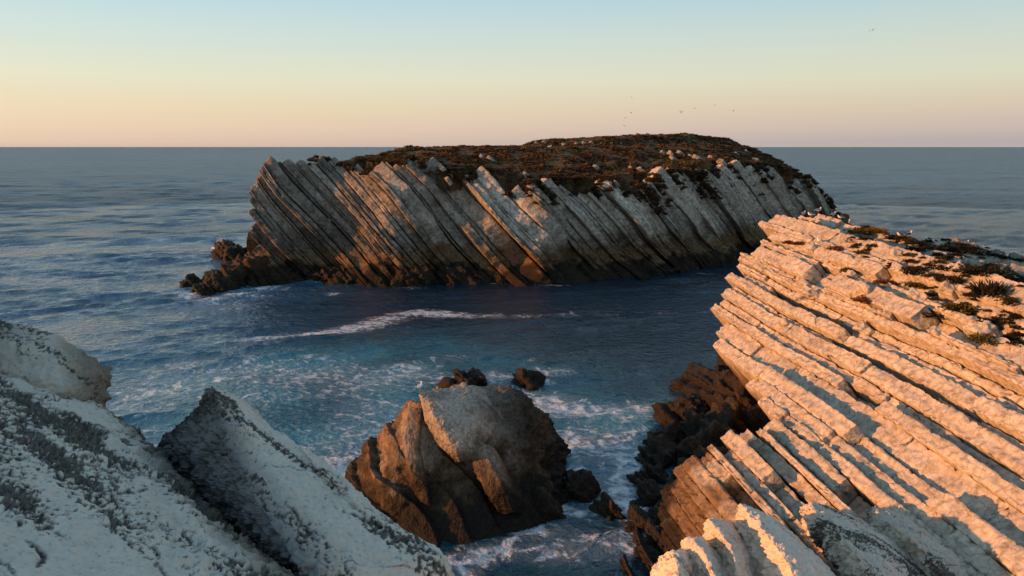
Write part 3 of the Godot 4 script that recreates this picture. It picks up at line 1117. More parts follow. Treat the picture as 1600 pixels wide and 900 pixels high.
func outcrop(p: Vector3, sz: float, r2: RandomNumberGenerator, res: int, pale := Color(0.33, 0.315, 0.28)) -> ArrayMesh:
	# a tilted block that follows the bedding
	var dip := deg_to_rad(46.0)
	var n := ACROSS * sin(dip) + Vector3.UP * cos(dip)
	var B := ACROSS * -cos(dip) + Vector3.UP * sin(dip)
	var pl := []
	for q in [[n, 0.34], [-n, 0.4], [B, 0.55], [-B, 1.2], [STRIKE, 0.9], [-STRIKE, 0.7], [B + STRIKE, 0.7], [B - STRIKE * 0.8 + n * 0.4, 0.6]]:
		pl.append([(q[0] as Vector3 + Vector3(r2.randf_range(-.25, .25), r2.randf_range(-.25, .25), r2.randf_range(-.25, .25))).normalized(), q[1] * sz * r2.randf_range(0.7, 1.25), pale, 0.34 * sz])
	return boulder_mesh(p, pl, 30.0, res, 1.4, func(_q: Vector3, base: Color, _n: float) -> Color: return base, -5.0)

func lump(p: Vector3, size: Vector3, r2: RandomNumberGenerator, res: int) -> ArrayMesh:
	# a rounded weed-covered rock, black at the water and brown above
	var pl := []
	for i in 11:
		var d := Vector3(r2.randf_range(-1, 1), r2.randf_range(-0.4, 1), r2.randf_range(-1, 1)).normalized()
		var e := Vector3(d.x * size.x, d.y * size.y, d.z * size.z).length()
		pl.append([d, e * r2.randf_range(0.62, 1.0), Color(0.035, 0.027, 0.018), 0.5])
	pl.append([Vector3.DOWN, 3.0, Color(0.02, 0.02, 0.02), 0.2])
	for d: Vector3 in [Vector3.RIGHT, Vector3.LEFT, Vector3.BACK, Vector3.FORWARD, Vector3.UP]:
		pl.append([d, absf(d.x) * size.x + absf(d.y) * size.y + absf(d.z) * size.z, Color(0.04, 0.03, 0.02), 0.9])
	var shade := func(q: Vector3, _b: Color, nv: float) -> Color:
		var c := Color(0.030, 0.024, 0.016).lerp(Color(0.075, 0.047, 0.026), sm(1.5, 4.0, q.y + nz_d.get_noise_3dv(q * 0.8) * 1.6))
		return c * (1.0 + 0.6 * nv)
	return boulder_mesh(p, pl, 13.0, res, 0.95, shade, -1.2, 0.42, Vector3(0.74, 0.64, -0.2))

# ------------------------------------------------------------------ headland

func headland_color(p: Vector3, sd: float) -> Color:
	var n := nz_d.get_noise_3d(p.x * 0.5, p.y * 0.5, p.z * 0.5)
	var bed := nz_c.get_noise_2d(sd * 9.1, 2.5)
	var pale := Color(0.49, 0.43, 0.355).lerp(Color(0.61, 0.55, 0.465), clampf(0.5 + n + bed * 0.4, 0, 1))
	# lichen patches, plus a plain grey that paints shade onto the dip slope
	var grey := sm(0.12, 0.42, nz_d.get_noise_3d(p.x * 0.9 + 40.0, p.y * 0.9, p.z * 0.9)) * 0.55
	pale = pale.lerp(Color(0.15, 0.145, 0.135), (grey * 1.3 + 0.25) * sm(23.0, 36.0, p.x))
	# iron-brown on the lowest, far-left beds
	var low := 1.9 + 0.5 * nz_c.get_noise_2d(p.z * 0.2, 0.0)
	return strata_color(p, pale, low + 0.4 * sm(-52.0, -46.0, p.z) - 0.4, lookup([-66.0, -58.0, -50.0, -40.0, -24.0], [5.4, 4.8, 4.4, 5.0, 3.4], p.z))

func head_far(s: float) -> float:
	return lookup([6.0, 8.0, 10.0, 12.0, 14.0, 16.0, 17.6, 18.6, 21.0, 25.0, 29.4, 33.0, 36.0, 40.0, 45.6, 52.0], [38.0, 40.0, 40.5, 39.0, 37.5, 38.5, 43.0, 56.5, 59.0, 61.5, 64.0, 64.2, 64.0, 63.5, 62.0, 60.0], s)

const HS := [6.0, 8.0, 10.0, 12.0, 14.0, 16.0, 18.0, 21.0, 25.0, 29.4, 33.0, 36.0, 40.0, 45.6, 52.0]
const H62 := [-15.0, -14.5, -14.0, -13.6, -13.0, -12.0, -9.8, -8.3, -7.6, -7.3, -11.0, -14.4, -19.4, -26.0, -33.5]
const H43 := [-8.6, -8.0, -7.5, -6.5, -6.2, -6.6, -7.5, -8.4, -8.5, -8.4, -12.4, -16.4, -22.0, -29.0, -36.5]
const H35 := [-5.7, -4.8, -4.8, -4.0, -4.2, -6.0, -7.7, -8.8, -8.9, -8.9, -13.0, -17.6, -23.4, -30.4, -38.0]
const H20 := [-8.2, -7.6, -7.0, -6.5, -6.6, -8.2, -9.5, -10.4, -10.4, -10.5, -15.0, -19.5, -25.0, -32.0, -40.0]

func head_top(s: float, a: float) -> float:
	if a > 62.0:
		return lookup(HS, H62, s) + (a - 62.0) * 0.1
	if a > 43.0:
		var t := (a - 43.0) / 19.0
		if s < 18.5:
			t = sqrt(t)
		return lerpf(lookup(HS, H43, s), lookup(HS, H62, s), t)
	if a > 35.0:
		return lerpf(lookup(HS, H35, s), lookup(HS, H43, s), (a - 35.0) / 8.0)
	return lerpf(lookup(HS, H20, s), lookup(HS, H35, s), (a - 20.0) / 15.0)

func head_point(s: float, a: float, b: float) -> Vector3:
	return ACROSS_H * (s * 0.7637 - b * 0.6459) + Vector3.UP * (s * 0.6459 + b * 0.7637) + STRIKE_H * a

var seen_depth := PackedFloat32Array()
var seen_at := PackedVector3Array()

func see(mesh: ArrayMesh) -> void:
	# remembers the nearest rock surface in each direction, so that birds and plants can be stood on it
	if seen_depth.is_empty():
		seen_depth.resize(800 * 450)
		seen_depth.fill(1e9)
		seen_at.resize(800 * 450)
	for p: Vector3 in mesh.surface_get_arrays(0)[Mesh.ARRAY_VERTEX]:
		var r := p - EYE
		var d := r.dot(look_f)
		if d < 5.0:
			continue
		var x := int((r.x / d * LENS + 800.0) * 0.5)
		var y := int((450.0 - r.dot(look_u) / d * LENS) * 0.5)
		if x < 0 or y < 0 or x >= 800 or y >= 450:
			continue
		var o := y * 800 + x
		if d < seen_depth[o]:
			seen_depth[o] = d
			seen_at[o] = p

func rock_at(px: float, py: float) -> Vector3:
	var best := Vector3(0, -99, 0)
	var bd := 1e9
	for r in range(0, 7):
		for dy in range(-r, r + 1):
			for dx in range(-r, r + 1):
				var x := int(px * 0.5) + dx
				var y := int(py * 0.5) + dy
				if x < 0 or y < 0 or x >= 800 or y >= 450:
					continue
				var o := y * 800 + x
				if seen_depth[o] < bd:
					bd = seen_depth[o]
					best = seen_at[o]
		if bd < 1e8:
			return best
	return best

func crest_at(px: float) -> Vector3:
	# the topmost rock seen in that direction
	for y in 450:
		for dx in [0, -1, 1]:
			var o: int = y * 800 + clampi(int(px * 0.5) + dx, 0, 799)
			if seen_depth[o] < 1e8:
				return seen_at[o]
	return Vector3(0, -99, 0)

func build_headland() -> void:
	var hd := thing("rocky_headland", "pale limestone headland of long tilted bars lit orange by the sun", "headland")
	var r2 := RandomNumberGenerator.new()
	r2.seed = 1234
	var n := ACROSS_H * 0.7637 + Vector3.UP * 0.6459
	var B := ACROSS_H * -0.6459 + Vector3.UP * 0.7637
	var s := 6.4
	var count := 0
	var rest := []
	var group_off := 0.0
	while s < 49.0:
		var th := 0.30 + 0.62 * pow(r2.randf(), 1.4)
		if r2.randf() < 0.25:
			th += r2.randf_range(0.3, 0.7)
		if r2.randf() < 0.3:
			group_off = r2.randf_range(-0.45, 0.5)
		var bed_off := (group_off + r2.randf_range(-0.5, 0.42)) * (1.0 if s > 13.0 else 0.6)
		var a := head_far(s) + r2.randf_range(-1.4, 0.9)
		var a_end := lookup([10.0, 18.0, 29.4, 36.0, 45.6], [19.0, 19.0, 27.0, 40.0, 54.0], s)
		while a > a_end:
			var ln := r2.randf_range(2.5, 13.0)
			if s > 31.5:
				ln = r2.randf_range(2.5, 9.0)
			var a2 := a - ln
			var off := bed_off + r2.randf_range(-0.28, 0.28)
			if r2.randf() < 0.14:
				off -= r2.randf_range(0.5, 1.3)
			if s > 31.5:
				off += r2.randf_range(-0.35, 0.35)
			var dist := head_point(s, a2, head_top(s, a2)).distance_to(EYE)
			var du := clampf(dist * 0.0034, 0.09, 0.22)
			var nu := int(clampf(ln / du, 4, 90))
			var tops := PackedFloat32Array()
			for i in nu + 1:
				var aa := lerpf(a2, a, float(i) / nu)
				tops.append(head_top(s, aa) + off + 0.08 * nz_a.get_noise_2d(aa * 0.35, s * 5.0) + 0.06 * signf(nz_c.get_noise_2d(aa * 0.5, s * 9.0)))
			var near := PackedFloat32Array()
			for j in 8:
				near.append(r2.randf_range(-0.12, 0.12))
			var b0 := tops[0] - (7.0 if s < 18.5 else 4.6)
			var gap := r2.randf_range(0.01, 0.07)
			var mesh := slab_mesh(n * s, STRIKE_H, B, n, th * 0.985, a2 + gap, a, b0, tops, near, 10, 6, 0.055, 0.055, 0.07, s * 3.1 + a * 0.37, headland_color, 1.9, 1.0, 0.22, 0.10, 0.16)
			put("rock_slab", mesh, mat.slab, hd)
			see(mesh)
			count += 1
			a = a2
		s += th + (r2.randf_range(0.02, 0.15) if r2.randf() < 0.7 and s > 13.0 else 0.0)
	print("headland slabs ", count)
	# broken blocks lying on its crest and dip slope
	for i in 46:
		var p := rock_at(r2.randf_range(1215.0, 1600.0), 345.0 + 190.0 * pow(r2.randf(), 1.4))
		if p.y < 0.0:
			continue
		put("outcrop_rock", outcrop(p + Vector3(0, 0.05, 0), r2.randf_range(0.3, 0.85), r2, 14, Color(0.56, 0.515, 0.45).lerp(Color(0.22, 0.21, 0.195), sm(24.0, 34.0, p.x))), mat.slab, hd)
	# low scrub rooted between the slabs of the shaded top
	var scrub := MultiMesh.new()
	scrub.transform_format = MultiMesh.TRANSFORM_3D
	scrub.use_colors = true
	scrub.mesh = cushion_mesh(23, 260, 0.6, 1.6)
	var at_list := []
	for i in 1500:
		var px := r2.randf_range(1330.0, 1600.0)
		var py := r2.randf_range(350.0, 545.0)
		if py > 395.0 + (px - 1330.0) * 0.55 or nz_a.get_noise_2d(px * 0.022, py * 0.034) < 0.02:
			continue
		var p := rock_at(px, py)
		if p.y < 0.0:
			continue
		var k := r2.randf_range(0.25, 0.62)
		at_list.append([Transform3D(Basis(Vector3.UP, r2.randf() * TAU).scaled(Vector3(k * 1.3, k * 0.75, k * 1.2)), p - Vector3(0, 0.05, 0)), Color(0.034, 0.030, 0.017).lerp(Color(0.085, 0.062, 0.026), pow(r2.randf(), 2.5)) * r2.randf_range(0.7, 1.4)])
	scrub.instance_count = at_list.size()
	for i in at_list.size():
		scrub.set_instance_transform(i, at_list[i][0])
		scrub.set_instance_color(i, at_list[i][1])
	var smi := MultiMeshInstance3D.new()
	smi.name = "low_scrub"
	smi.multimesh = scrub
	smi.material_override = mat.leaf
	smi.set_meta("kind", "stuff")
	hd.add_child(smi, true)
	# weed-covered rocks at the foot
	for q in [[1075, 612, 2.2, 2.0], [1100, 625, 2.4, 2.8], [1062, 640, 1.8, 1.6], [1048, 668, 1.8, 1.6], [1030, 694, 1.7, 1.4], [1012, 724, 1.6, 1.4], [1002, 756, 1.5, 1.3], [1000, 790, 1.4, 1.2], [1004, 828, 1.5, 1.2], [1016, 868, 1.5, 1.1], [1120, 650, 2.2, 3.0], [1130, 590, 2.2, 2.2], [1040, 905, 1.6, 1.2], [1150, 668, 2.2, 3.2], [1160, 700, 2.0, 3.4], [1140, 640, 2.2, 3.2], [1074, 690, 2.0, 3.0], [1112, 705, 2.2, 3.6], [1082, 735, 2.0, 3.2], [1128, 740, 2.0, 3.8], [1064, 770, 1.8, 2.6], [1084, 815, 1.8, 2.8], [1050, 840, 1.6, 1.8], [1100, 780, 2.0, 3.6]]:
		var p := on_sea(q[0], q[1])
		var dir := Vector3(p.x, 0, p.z).normalized()
		put("shore_rock", lump(p + dir * float(q[2]) * 0.4 + Vector3(q[2] * 0.45, -0.2, 0), Vector3(q[2], q[3], q[2] * 1.2), r2, 30), mat.wet, hd)

# ------------------------------------------------------------------ sea stack and rocks in the water

func stack_color(p: Vector3, base: Color, nv: float) -> Color:
	var n := nz_d.get_noise_3dv(p * 0.6)
	var layer := nz_c.get_noise_2d(p.dot(Vector3(0.62, 0.72, 0.1)) * 0.9 + n * 0.5, p.z * 0.08)
	var c := base * (1.0 + 0.25 * nv + 0.55 * layer)
	c = Color(0.115, 0.075, 0.04).lerp(c, sm(2.2, 4.4, p.y + n * 1.8))
	return Color(0.020, 0.017, 0.012).lerp(c, sm(1.3, 3.4, p.y + n * 1.8))

func build_stack() -> void:
	var pale := Color(0.335, 0.295, 0.245)
	var brown := Color(0.24, 0.175, 0.115)
	var dark := Color(0.05, 0.04, 0.026)
	var st := thing("sea_stack", "squat dark sea stack with a pale slab on top and weed-black base", "sea stack")
	# main body, skinned from the crown down to below the water
	var rows := rows_of([
		[[672, 618, 48], [670, 614, 47], [690, 607, 47.4], [725, 601, 48], [770, 603, 48.6], [800, 611, 49], [812, 618, 50], [790, 620, 52]],
		[[650, 640, 49], [640, 630, 46.4], [668, 640, 44.6], [715, 630, 45.0], [770, 628, 45.8], [818, 634, 47], [834, 650, 48.5], [850, 650, 53]],
		[[610, 680, 49], [606, 668, 45.8], [640, 690, 43.0], [712, 690, 43.2], [778, 690, 44.2], [832, 690, 45.6], [862, 702, 47.5], [880, 700, 53]],
		[[570, 720, 49], [570, 700, 45.6], [612, 740, 42.0], [706, 755, 42.2], [790, 752, 43.4], [850, 742, 45], [878, 752, 47], [900, 750, 52]],
		[[545, 750, 48], [540, 740, 45.4], [596, 790, 41.3], [705, 810, 41.0], [790, 800, 42.0], [856, 790, 43.6], [884, 800, 45], [910, 800, 51]],
		[[530, 790, 48], [530, 782, 45.0], [592, 840, 40.9], [706, 866, 39.9], [796, 850, 41], [862, 830, 42.6], [892, 835, 44], [920, 840, 50]],
		[[520, 860, 48], [520, 870, 45.0], [588, 930, 40.7], [706, 960, 39.7], [800, 940, 40.8], [866, 910, 42.4], [900, 910, 43.8], [930, 910, 50]]])
	var cols := [[dark, 0.5], [Color(0.20, 0.125, 0.07), 0.5], [Color(0.30, 0.245, 0.18), 0.3], [Color(0.29, 0.25, 0.20), 0.22], [pale * 0.6, 0.25], [Color(0.05, 0.042, 0.03), 0.7], [dark, 0.8], [dark, 0.8]]
	put("stack_body", loft_mesh(rows, cols, 36, 36, 1.0, stack_color, -0.42, Vector3(0.74, 0.64, -0.2)), mat.stack, st)
	# the pale plate on its crown, with a broken edge on the left
	rows = rows_of([
		[[668, 640, 46.6], [656, 612, 45.4], [668, 610, 45.8], [700, 606, 46.8], [742, 602, 47.8], [776, 618, 47.2], [790, 640, 47.2]],
		[[672, 660, 45.6], [656, 622, 44.4], [668, 622, 44.0], [706, 628, 44.2], [748, 630, 44.9], [780, 646, 45.5], [795, 665, 46.2]],
		[[690, 690, 44.4], [664, 655, 43.3], [678, 650, 42.7], [712, 656, 42.9], [746, 662, 43.5], [768, 676, 44.2], [780, 690, 45.0]],
		[[706, 712, 43.6], [684, 692, 42.6], [698, 682, 42.0], [722, 684, 42.2], [740, 690, 42.8], [752, 700, 43.4], [762, 712, 44.2]],
		[[716, 724, 43.4], [702, 712, 42.2], [712, 706, 41.7], [726, 704, 41.8], [736, 706, 42.4], [744, 712, 43.0], [752, 722, 44.0]],
		[[722, 728, 43.6], [712, 724, 42.6], [718, 722, 42.3], [728, 720, 42.4], [736, 720, 42.9], [742, 724, 43.4], [748, 728, 44.0]]])
	cols = [[pale, 0.1], [pale, 0.22], [pale * 1.05, 0.14], [pale * 1.05, 0.10], [pale, 0.10], [pale * 0.8, 0.14], [pale * 0.7, 0.14]]
	put("pale_plate", loft_mesh(rows, cols, 20, 22, 1.6, stack_color, 0.0), mat.stack, st)
	# ribs of harder bed standing out of the front
	rows = rows_of([
		[[742, 690, 45.0], [730, 700, 43.0], [752, 690, 42.9], [772, 700, 43.5], [786, 716, 45.0]],
		[[758, 730, 44.2], [742, 738, 42.2], [768, 728, 42.1], [792, 738, 42.8], [806, 750, 44.4]],
		[[778, 770, 43.4], [764, 778, 41.5], [790, 768, 41.4], [812, 776, 42.1], [822, 786, 43.8]],
		[[792, 800, 43.4], [784, 806, 41.8], [802, 800, 41.5], [816, 802, 42.3], [824, 808, 43.6]]])
	cols = [[brown, 0.1], [brown * 1.2, 0.2], [pale * 0.7, 0.14], [brown, 0.14], [brown, 0.2]]
	put("rock_rib", loft_mesh(rows, cols, 18, 22, 1.6, stack_color, 0.0), mat.stack, st)
	rows = rows_of([
		[[650, 640, 47.0], [632, 642, 45.4], [642, 634, 44.5], [658, 640, 44.0], [668, 650, 45.0]],
		[[640, 690, 45.6], [616, 688, 44.0], [632, 684, 42.7], [654, 700, 42.4], [664, 712, 43.6]],
		[[644, 740, 44.4], [622, 734, 42.8], [642, 738, 41.5], [666, 756, 41.4], [676, 766, 42.8]],
		[[662, 782, 43.4], [644, 782, 42.2], [658, 784, 41.2], [672, 792, 41.1], [682, 800, 42.4]]])
	put("rock_rib", loft_mesh(rows, cols, 18, 22, 1.6, stack_color, 0.0), mat.stack, st)
	# dark rocks awash
	var r2 := RandomNumberGenerator.new()
	r2.seed = 31
	var put_rock := func(px: float, py: float, size: Vector3, label: String, group: String) -> void:
		var p := on_sea(px, py)
		var o := put("sea_rock", lump(Vector3.ZERO + p, size, r2, 44), mat.wet, self)
		tag(o, label, "rock", group)
	put_rock.call(728, 603, Vector3(2.6, 1.5, 1.6), "long low weed-covered rock awash just behind the sea stack", "dark rocks awash round the stack")
	put_rock.call(820, 602, Vector3(1.4, 1.5, 1.3), "small round weed-covered rock ringed by foam behind the stack's right shoulder", "dark rocks awash round the stack")
	put_rock.call(903, 772, Vector3(1.1, 1.1, 1.3), "dark boulder at the water right beside the sea stack", "dark rocks awash round the stack")
	put_rock.call(955, 806, Vector3(0.8, 0.55, 0.7), "lowest dark rock barely awash in the middle of the gully", "dark rocks awash round the stack")
	put_rock.call(835, 800, Vector3(1.7, 1.2, 1.3), "dark boulder leaning on the front right foot of the stack", "dark rocks awash round the stack")

# ------------------------------------------------------------------ foreground

var fg_along := Vector3.RIGHT
var fg_across := Vector3.UP

func lichen(p: Vector3, much: float) -> float:
	# 0 on clean rock, 1 on dark crumbling lichen: bands down the dip, blotches, and a few long cracks
	var u := p.dot(fg_along)
	var w := p.dot(fg_across)
	var n := nz_d.get_noise_3dv(p * 0.9)
	var speck := nz_d.get_noise_3dv(p * 8.0)
	var fine := nz_c.get_noise_3dv(p * 38.0)
	var band := nz_a.get_noise_3d(w * 1.15 + n * 0.28, u * 0.14, 5.0)
	var k := sm(0.10, 0.24, band * 0.95 + speck * 0.46 + fine * 0.08 + n * 0.12 + much - 0.02)
	# long cracks along the dip, and a few across it
	var c1 := absf(nz_c.get_noise_3d(w * 0.75 + n * 0.10, u * 0.06, 17.0))
	var c2 := absf(nz_c.get_noise_3d(u * 0.38 + w * 0.22, w * 0.10 + n * 0.12, 29.0))
	var crack := maxf(1.0 - sm(0.006, 0.026, c1), (1.0 - sm(0.004, 0.014, c2)) * 0.85)
	return clampf(maxf(k, crack * sm(-0.25, 0.05, n + speck * 0.3)), 0.0, 1.0)

func near_color(p: Vector3, base: Color, k: float) -> Color:
	var n := nz_d.get_noise_3dv(p * 1.3)
	var grit := nz_d.get_noise_3dv(p * 11.0)
	var c := base * (1.0 + 0.10 * n + 0.10 * grit)
	return c.lerp(Color(0.075, 0.070, 0.061) * (1.0 + 1.6 * grit), k * 0.94)

func build_foreground() -> void:
	var white := Color(0.55, 0.52, 0.445)
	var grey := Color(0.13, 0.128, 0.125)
	var ochre := Color(0.24, 0.21, 0.165)
	var along := (at(455, 900, 11.0) - at(60, 600, 14.5)).normalized()
	var across := along.cross(Vector3(0.45, 0.65, 0.6)).normalized()
	fg_along = along
	fg_across = across
	var shade := func(p: Vector3, b: Color, k: float) -> Color: return near_color(p, b, k)
	var warm_shade := func(p: Vector3, b: Color, k: float) -> Color: return near_color(p, b, k * 0.6)
	# --- pointed rock
	var o := thing("pointed_rock", "pointed white rock with a dark lichen-grey left face in the foreground", "rock")
	var rows := rows_of([
		[[332, 612, 17.5], [326, 607, 16.4], [332, 603, 16.0], [337, 603, 16.1], [342, 606, 16.4], [346, 612, 17.5]],
		[[312, 650, 18.5], [310, 632, 16.8], [338, 626, 15.4], [356, 628, 15.6], [378, 628, 16.1], [392, 640, 17.5]],
		[[285, 680, 18.5], [284, 657, 16.9], [352, 674, 14.7], [388, 672, 15.0], [430, 674, 15.6], [440, 690, 17.0]],
		[[258, 720, 18.5], [256, 692, 17.0], [374, 724, 14.0], [420, 720, 14.4], [474, 700, 15.1], [480, 720, 16.5]],
		[[262, 760, 18.0], [262, 735, 16.6], [398, 776, 13.3], [460, 772, 13.7], [540, 758, 14.5], [548, 785, 16.0]],
		[[290, 810, 17.5], [296, 790, 16.0], [428, 826, 12.7], [520, 826, 13.1], [622, 822, 13.9], [630, 850, 15.5]],
		[[350, 870, 17.0], [370, 850, 15.0], [462, 882, 12.1], [570, 886, 12.5], [690, 876, 13.4], [705, 900, 15.0]],
		[[400, 960, 17.0], [420, 950, 15.0], [490, 980, 11.8], [580, 990, 12.0], [690, 980, 13.2], [705, 1000, 15.0]]])
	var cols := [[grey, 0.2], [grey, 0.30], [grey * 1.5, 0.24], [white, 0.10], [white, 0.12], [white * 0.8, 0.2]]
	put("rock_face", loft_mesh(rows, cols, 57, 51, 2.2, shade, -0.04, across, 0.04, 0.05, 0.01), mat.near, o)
	# --- a rib of the same rock with a notch behind the point
	rows = rows_of([
		[[452, 712, 16.5], [448, 704, 15.3], [470, 700, 15.0], [496, 708, 15.2], [505, 730, 17.0]],
		[[470, 760, 16.0], [464, 742, 14.9], [506, 738, 14.4], [536, 748, 14.7], [545, 775, 16.5]],
		[[520, 820, 15.5], [510, 800, 14.4], [566, 796, 13.8], [604, 806, 14.2], [612, 830, 16.0]],
		[[590, 890, 15.0], [580, 870, 13.8], [640, 860, 13.3], [694, 868, 13.6], [700, 890, 15.5]],
		[[610, 960, 15.0], [600, 950, 13.6], [650, 950, 13.0], [700, 950, 13.4], [705, 970, 15.5]]])
	cols = [[white, 0.1], [white, 0.14], [white, 0.10], [white, 0.14], [white * 0.8, 0.2]]
	put("rock_rib", loft_mesh(rows, cols, 51, 51, 2.2, shade, -0.04, across, 0.04, 0.05, 0.01), mat.near, o)
	# --- big white slope on the left
	o = thing("white_rock_slope", "broad white rock slope streaked with black lichen filling the lower left", "rock")
	rows = rows_of([  # leftmost points lie out of view, raised to block the sun
		[[-520, 250, 16.0], [-160, 560, 17.0], [-60, 545, 16.2], [40, 575, 16.0], [110, 605, 16.0], [150, 628, 16.0], [166, 640, 16.4], [170, 660, 18.0]],
		[[-520, 300, 15.2], [-160, 640, 14.0], [-60, 610, 14.2], [40, 632, 14.4], [130, 655, 14.7], [186, 665, 15.2], [214, 675, 15.6], [225, 700, 17.5]],
		[[-520, 380, 14.4], [-160, 720, 12.0], [-60, 690, 12.4], [40, 705, 12.8], [140, 715, 13.3], [212, 712, 14.2], [254, 716, 14.8], [262, 745, 17.0]],
		[[-520, 480, 13.6], [-160, 800, 10.5], [-60, 770, 10.9], [60, 782, 11.4], [180, 785, 12.1], [270, 778, 13.0], [318, 786, 13.6], [330, 815, 16.0]],
		[[-520, 640, 13.0], [-160, 880, 9.3], [-60, 855, 9.7], [70, 862, 10.2], [220, 864, 10.9], [330, 850, 11.8], [392, 848, 12.4], [410, 880, 15.0]],
		[[-520, 720, 12.0], [-160, 970, 8.4], [-60, 945, 8.8], [80, 950, 9.2], [250, 950, 9.9], [390, 925, 10.8], [470, 915, 11.4], [490, 950, 14.0]],
		[[-520, 820, 11.0], [-160, 1070, 7.6], [-60, 1050, 7.9], [90, 1060, 8.3], [280, 1060, 9.0], [440, 1030, 9.8], [540, 1010, 10.4], [560, 1040, 13.0]]])
	cols = [[white, 0.1], [white, 0.1], [white, 0.12], [white, 0.09], [white, 0.10], [white * 0.95, 0.17], [ochre * 0.45, 0.28], [grey * 0.6, 0.3]]
	put("rock_face", loft_mesh(rows, cols, 66, 60, 2.0, shade, -0.05, across, 0.05, 0.07, 0.05), mat.near, o)
	# --- its upper block
	o = thing("lichened_block", "rounded rock block crusted with brown lichen at the left edge above the slope", "rock")
	rows = rows_of([  # first column, outside the frame, built up to keep this block shaded
		[[-460, 280, 17.6], [-140, 520, 19.0], [-60, 512, 18.5], [30, 520, 18.0], [90, 535, 18.0], [140, 560, 18.0], [165, 585, 18.0]],
		[[-460, 255, 17.0], [-140, 498, 17.6], [-60, 498, 17.4], [30, 506, 17.2], [80, 522, 17.0], [130, 552, 16.8], [172, 582, 16.8]],
		[[-460, 280, 16.6], [-140, 530, 16.4], [-60, 528, 16.2], [30, 538, 16.0], [86, 556, 15.9], [134, 572, 16.0], [176, 598, 16.6]],
		[[-460, 340, 16.4], [-140, 575, 15.6], [-60, 572, 15.5], [40, 585, 15.4], [92, 602, 15.4], [134, 616, 15.6], [170, 622, 16.6]],
		[[-460, 420, 16.4], [-140, 620, 15.8], [-60, 615, 15.7], [40, 628, 15.6], [96, 642, 15.6], [134, 650, 15.8], [164, 650, 16.8]],
		[[-460, 560, 18.4], [-140, 660, 17.0], [-60, 660, 16.8], [40, 670, 16.8], [96, 680, 16.8], [134, 685, 17.0], [160, 690, 17.8]]])
	cols = [[ochre, 0.2], [ochre, 0.2], [ochre, 0.2], [white * 0.75, 0.18], [white * 0.85, 0.16], [ochre, 0.24], [ochre * 0.8, 0.24]]
	put("rock_face", loft_mesh(rows, cols, 44, 40, 2.2, shade, -0.05, across, 0.05, 0.05, 0.06), mat.near, o)
	# --- broken slabs at the lower right: a smooth face on the right, a ragged edge on the left
	var pink := Color(0.64, 0.57, 0.48)
	var spike := func(called_label: String, rws: Array, shd: Callable, warm: Color, rough_edge: float) -> void:
		var more := 0.02 if shd == shade else -0.30
		for row in rws:
			for q in row:
				q[2] *= 1.14
		var t := put("pointed_slab", loft_mesh(rows_of(rws), [[warm, 0.2], [warm, rough_edge * 1.2], [warm, rough_edge * 1.1], [warm * 1.02, 0.16], [warm, 0.14], [warm * 0.9, 0.2]], 34, 44, 1.9, shd, 0.05, Vector3(0.5, 0.8, 0.2), 0.10, 0.04, more), mat.near, self)
		tag(t, called_label, "rock slab", "broken slabs in the lower right foreground")
	spike.call("tallest pointed slab of the foreground cluster, its broken edge glowing orange", [
		[[1156, 800, 26.0], [1152, 793, 25.0], [1157, 787, 24.8], [1163, 789, 24.9], [1170, 793, 25.2], [1178, 800, 26.5]],
		[[1155, 830, 26.0], [1147, 815, 25.1], [1176, 812, 23.8], [1190, 808, 24.2], [1212, 814, 24.9], [1222, 830, 26.5]],
		[[1160, 860, 26.0], [1150, 848, 24.8], [1204, 844, 22.9], [1216, 842, 23.4], [1252, 848, 24.3], [1262, 865, 26.0]],
		[[1150, 900, 26.0], [1142, 880, 24.6], [1232, 882, 22.1], [1262, 880, 22.7], [1292, 888, 23.7], [1300, 905, 25.5]],
		[[1140, 960, 26.0], [1130, 940, 24.4], [1258, 950, 21.2], [1300, 950, 21.9], [1350, 950, 23.0], [1360, 970, 25.0]]], warm_shade, pink, 0.34)
	spike.call("thin slab with a ragged pinkish edge left of the tallest pointed slab", [
		[[1104, 822, 25.5], [1099, 815, 24.4], [1106, 809, 24.2], [1120, 809, 24.4], [1136, 810, 24.9], [1150, 815, 26.0]],
		[[1112, 850, 25.0], [1104, 840, 24.4], [1128, 836, 23.2], [1136, 836, 23.6], [1158, 838, 24.3], [1170, 850, 26.0]],
		[[1122, 885, 25.0], [1114, 872, 24.1], [1146, 868, 22.5], [1152, 868, 22.9], [1178, 872, 23.8], [1190, 885, 26.0]],
		[[1126, 960, 25.0], [1120, 940, 23.8], [1160, 940, 21.6], [1170, 940, 22.2], [1204, 940, 23.2], [1215, 960, 26.0]]], warm_shade, pink * 0.93, 0.22)
	spike.call("low fan-shaped slab between the ragged slab and the frame's bottom edge", [
		[[1074, 850, 24.5], [1070, 844, 23.5], [1078, 838, 23.3], [1090, 836, 23.5], [1102, 842, 24.0], [1110, 850, 25.0]],
		[[1078, 880, 24.5], [1066, 868, 23.6], [1098, 862, 22.5], [1104, 860, 22.8], [1126, 868, 23.5], [1135, 880, 25.0]],
		[[1084, 920, 24.5], [1072, 905, 23.2], [1116, 900, 21.7], [1120, 900, 22.1], [1148, 905, 23.0], [1160, 920, 25.0]],
		[[1090, 980, 24.5], [1080, 960, 22.2], [1104, 960, 21.2], [1136, 960, 21.6], [1170, 960, 22.6], [1185, 980, 25.0]]], warm_shade, pink * 0.95, 0.2)
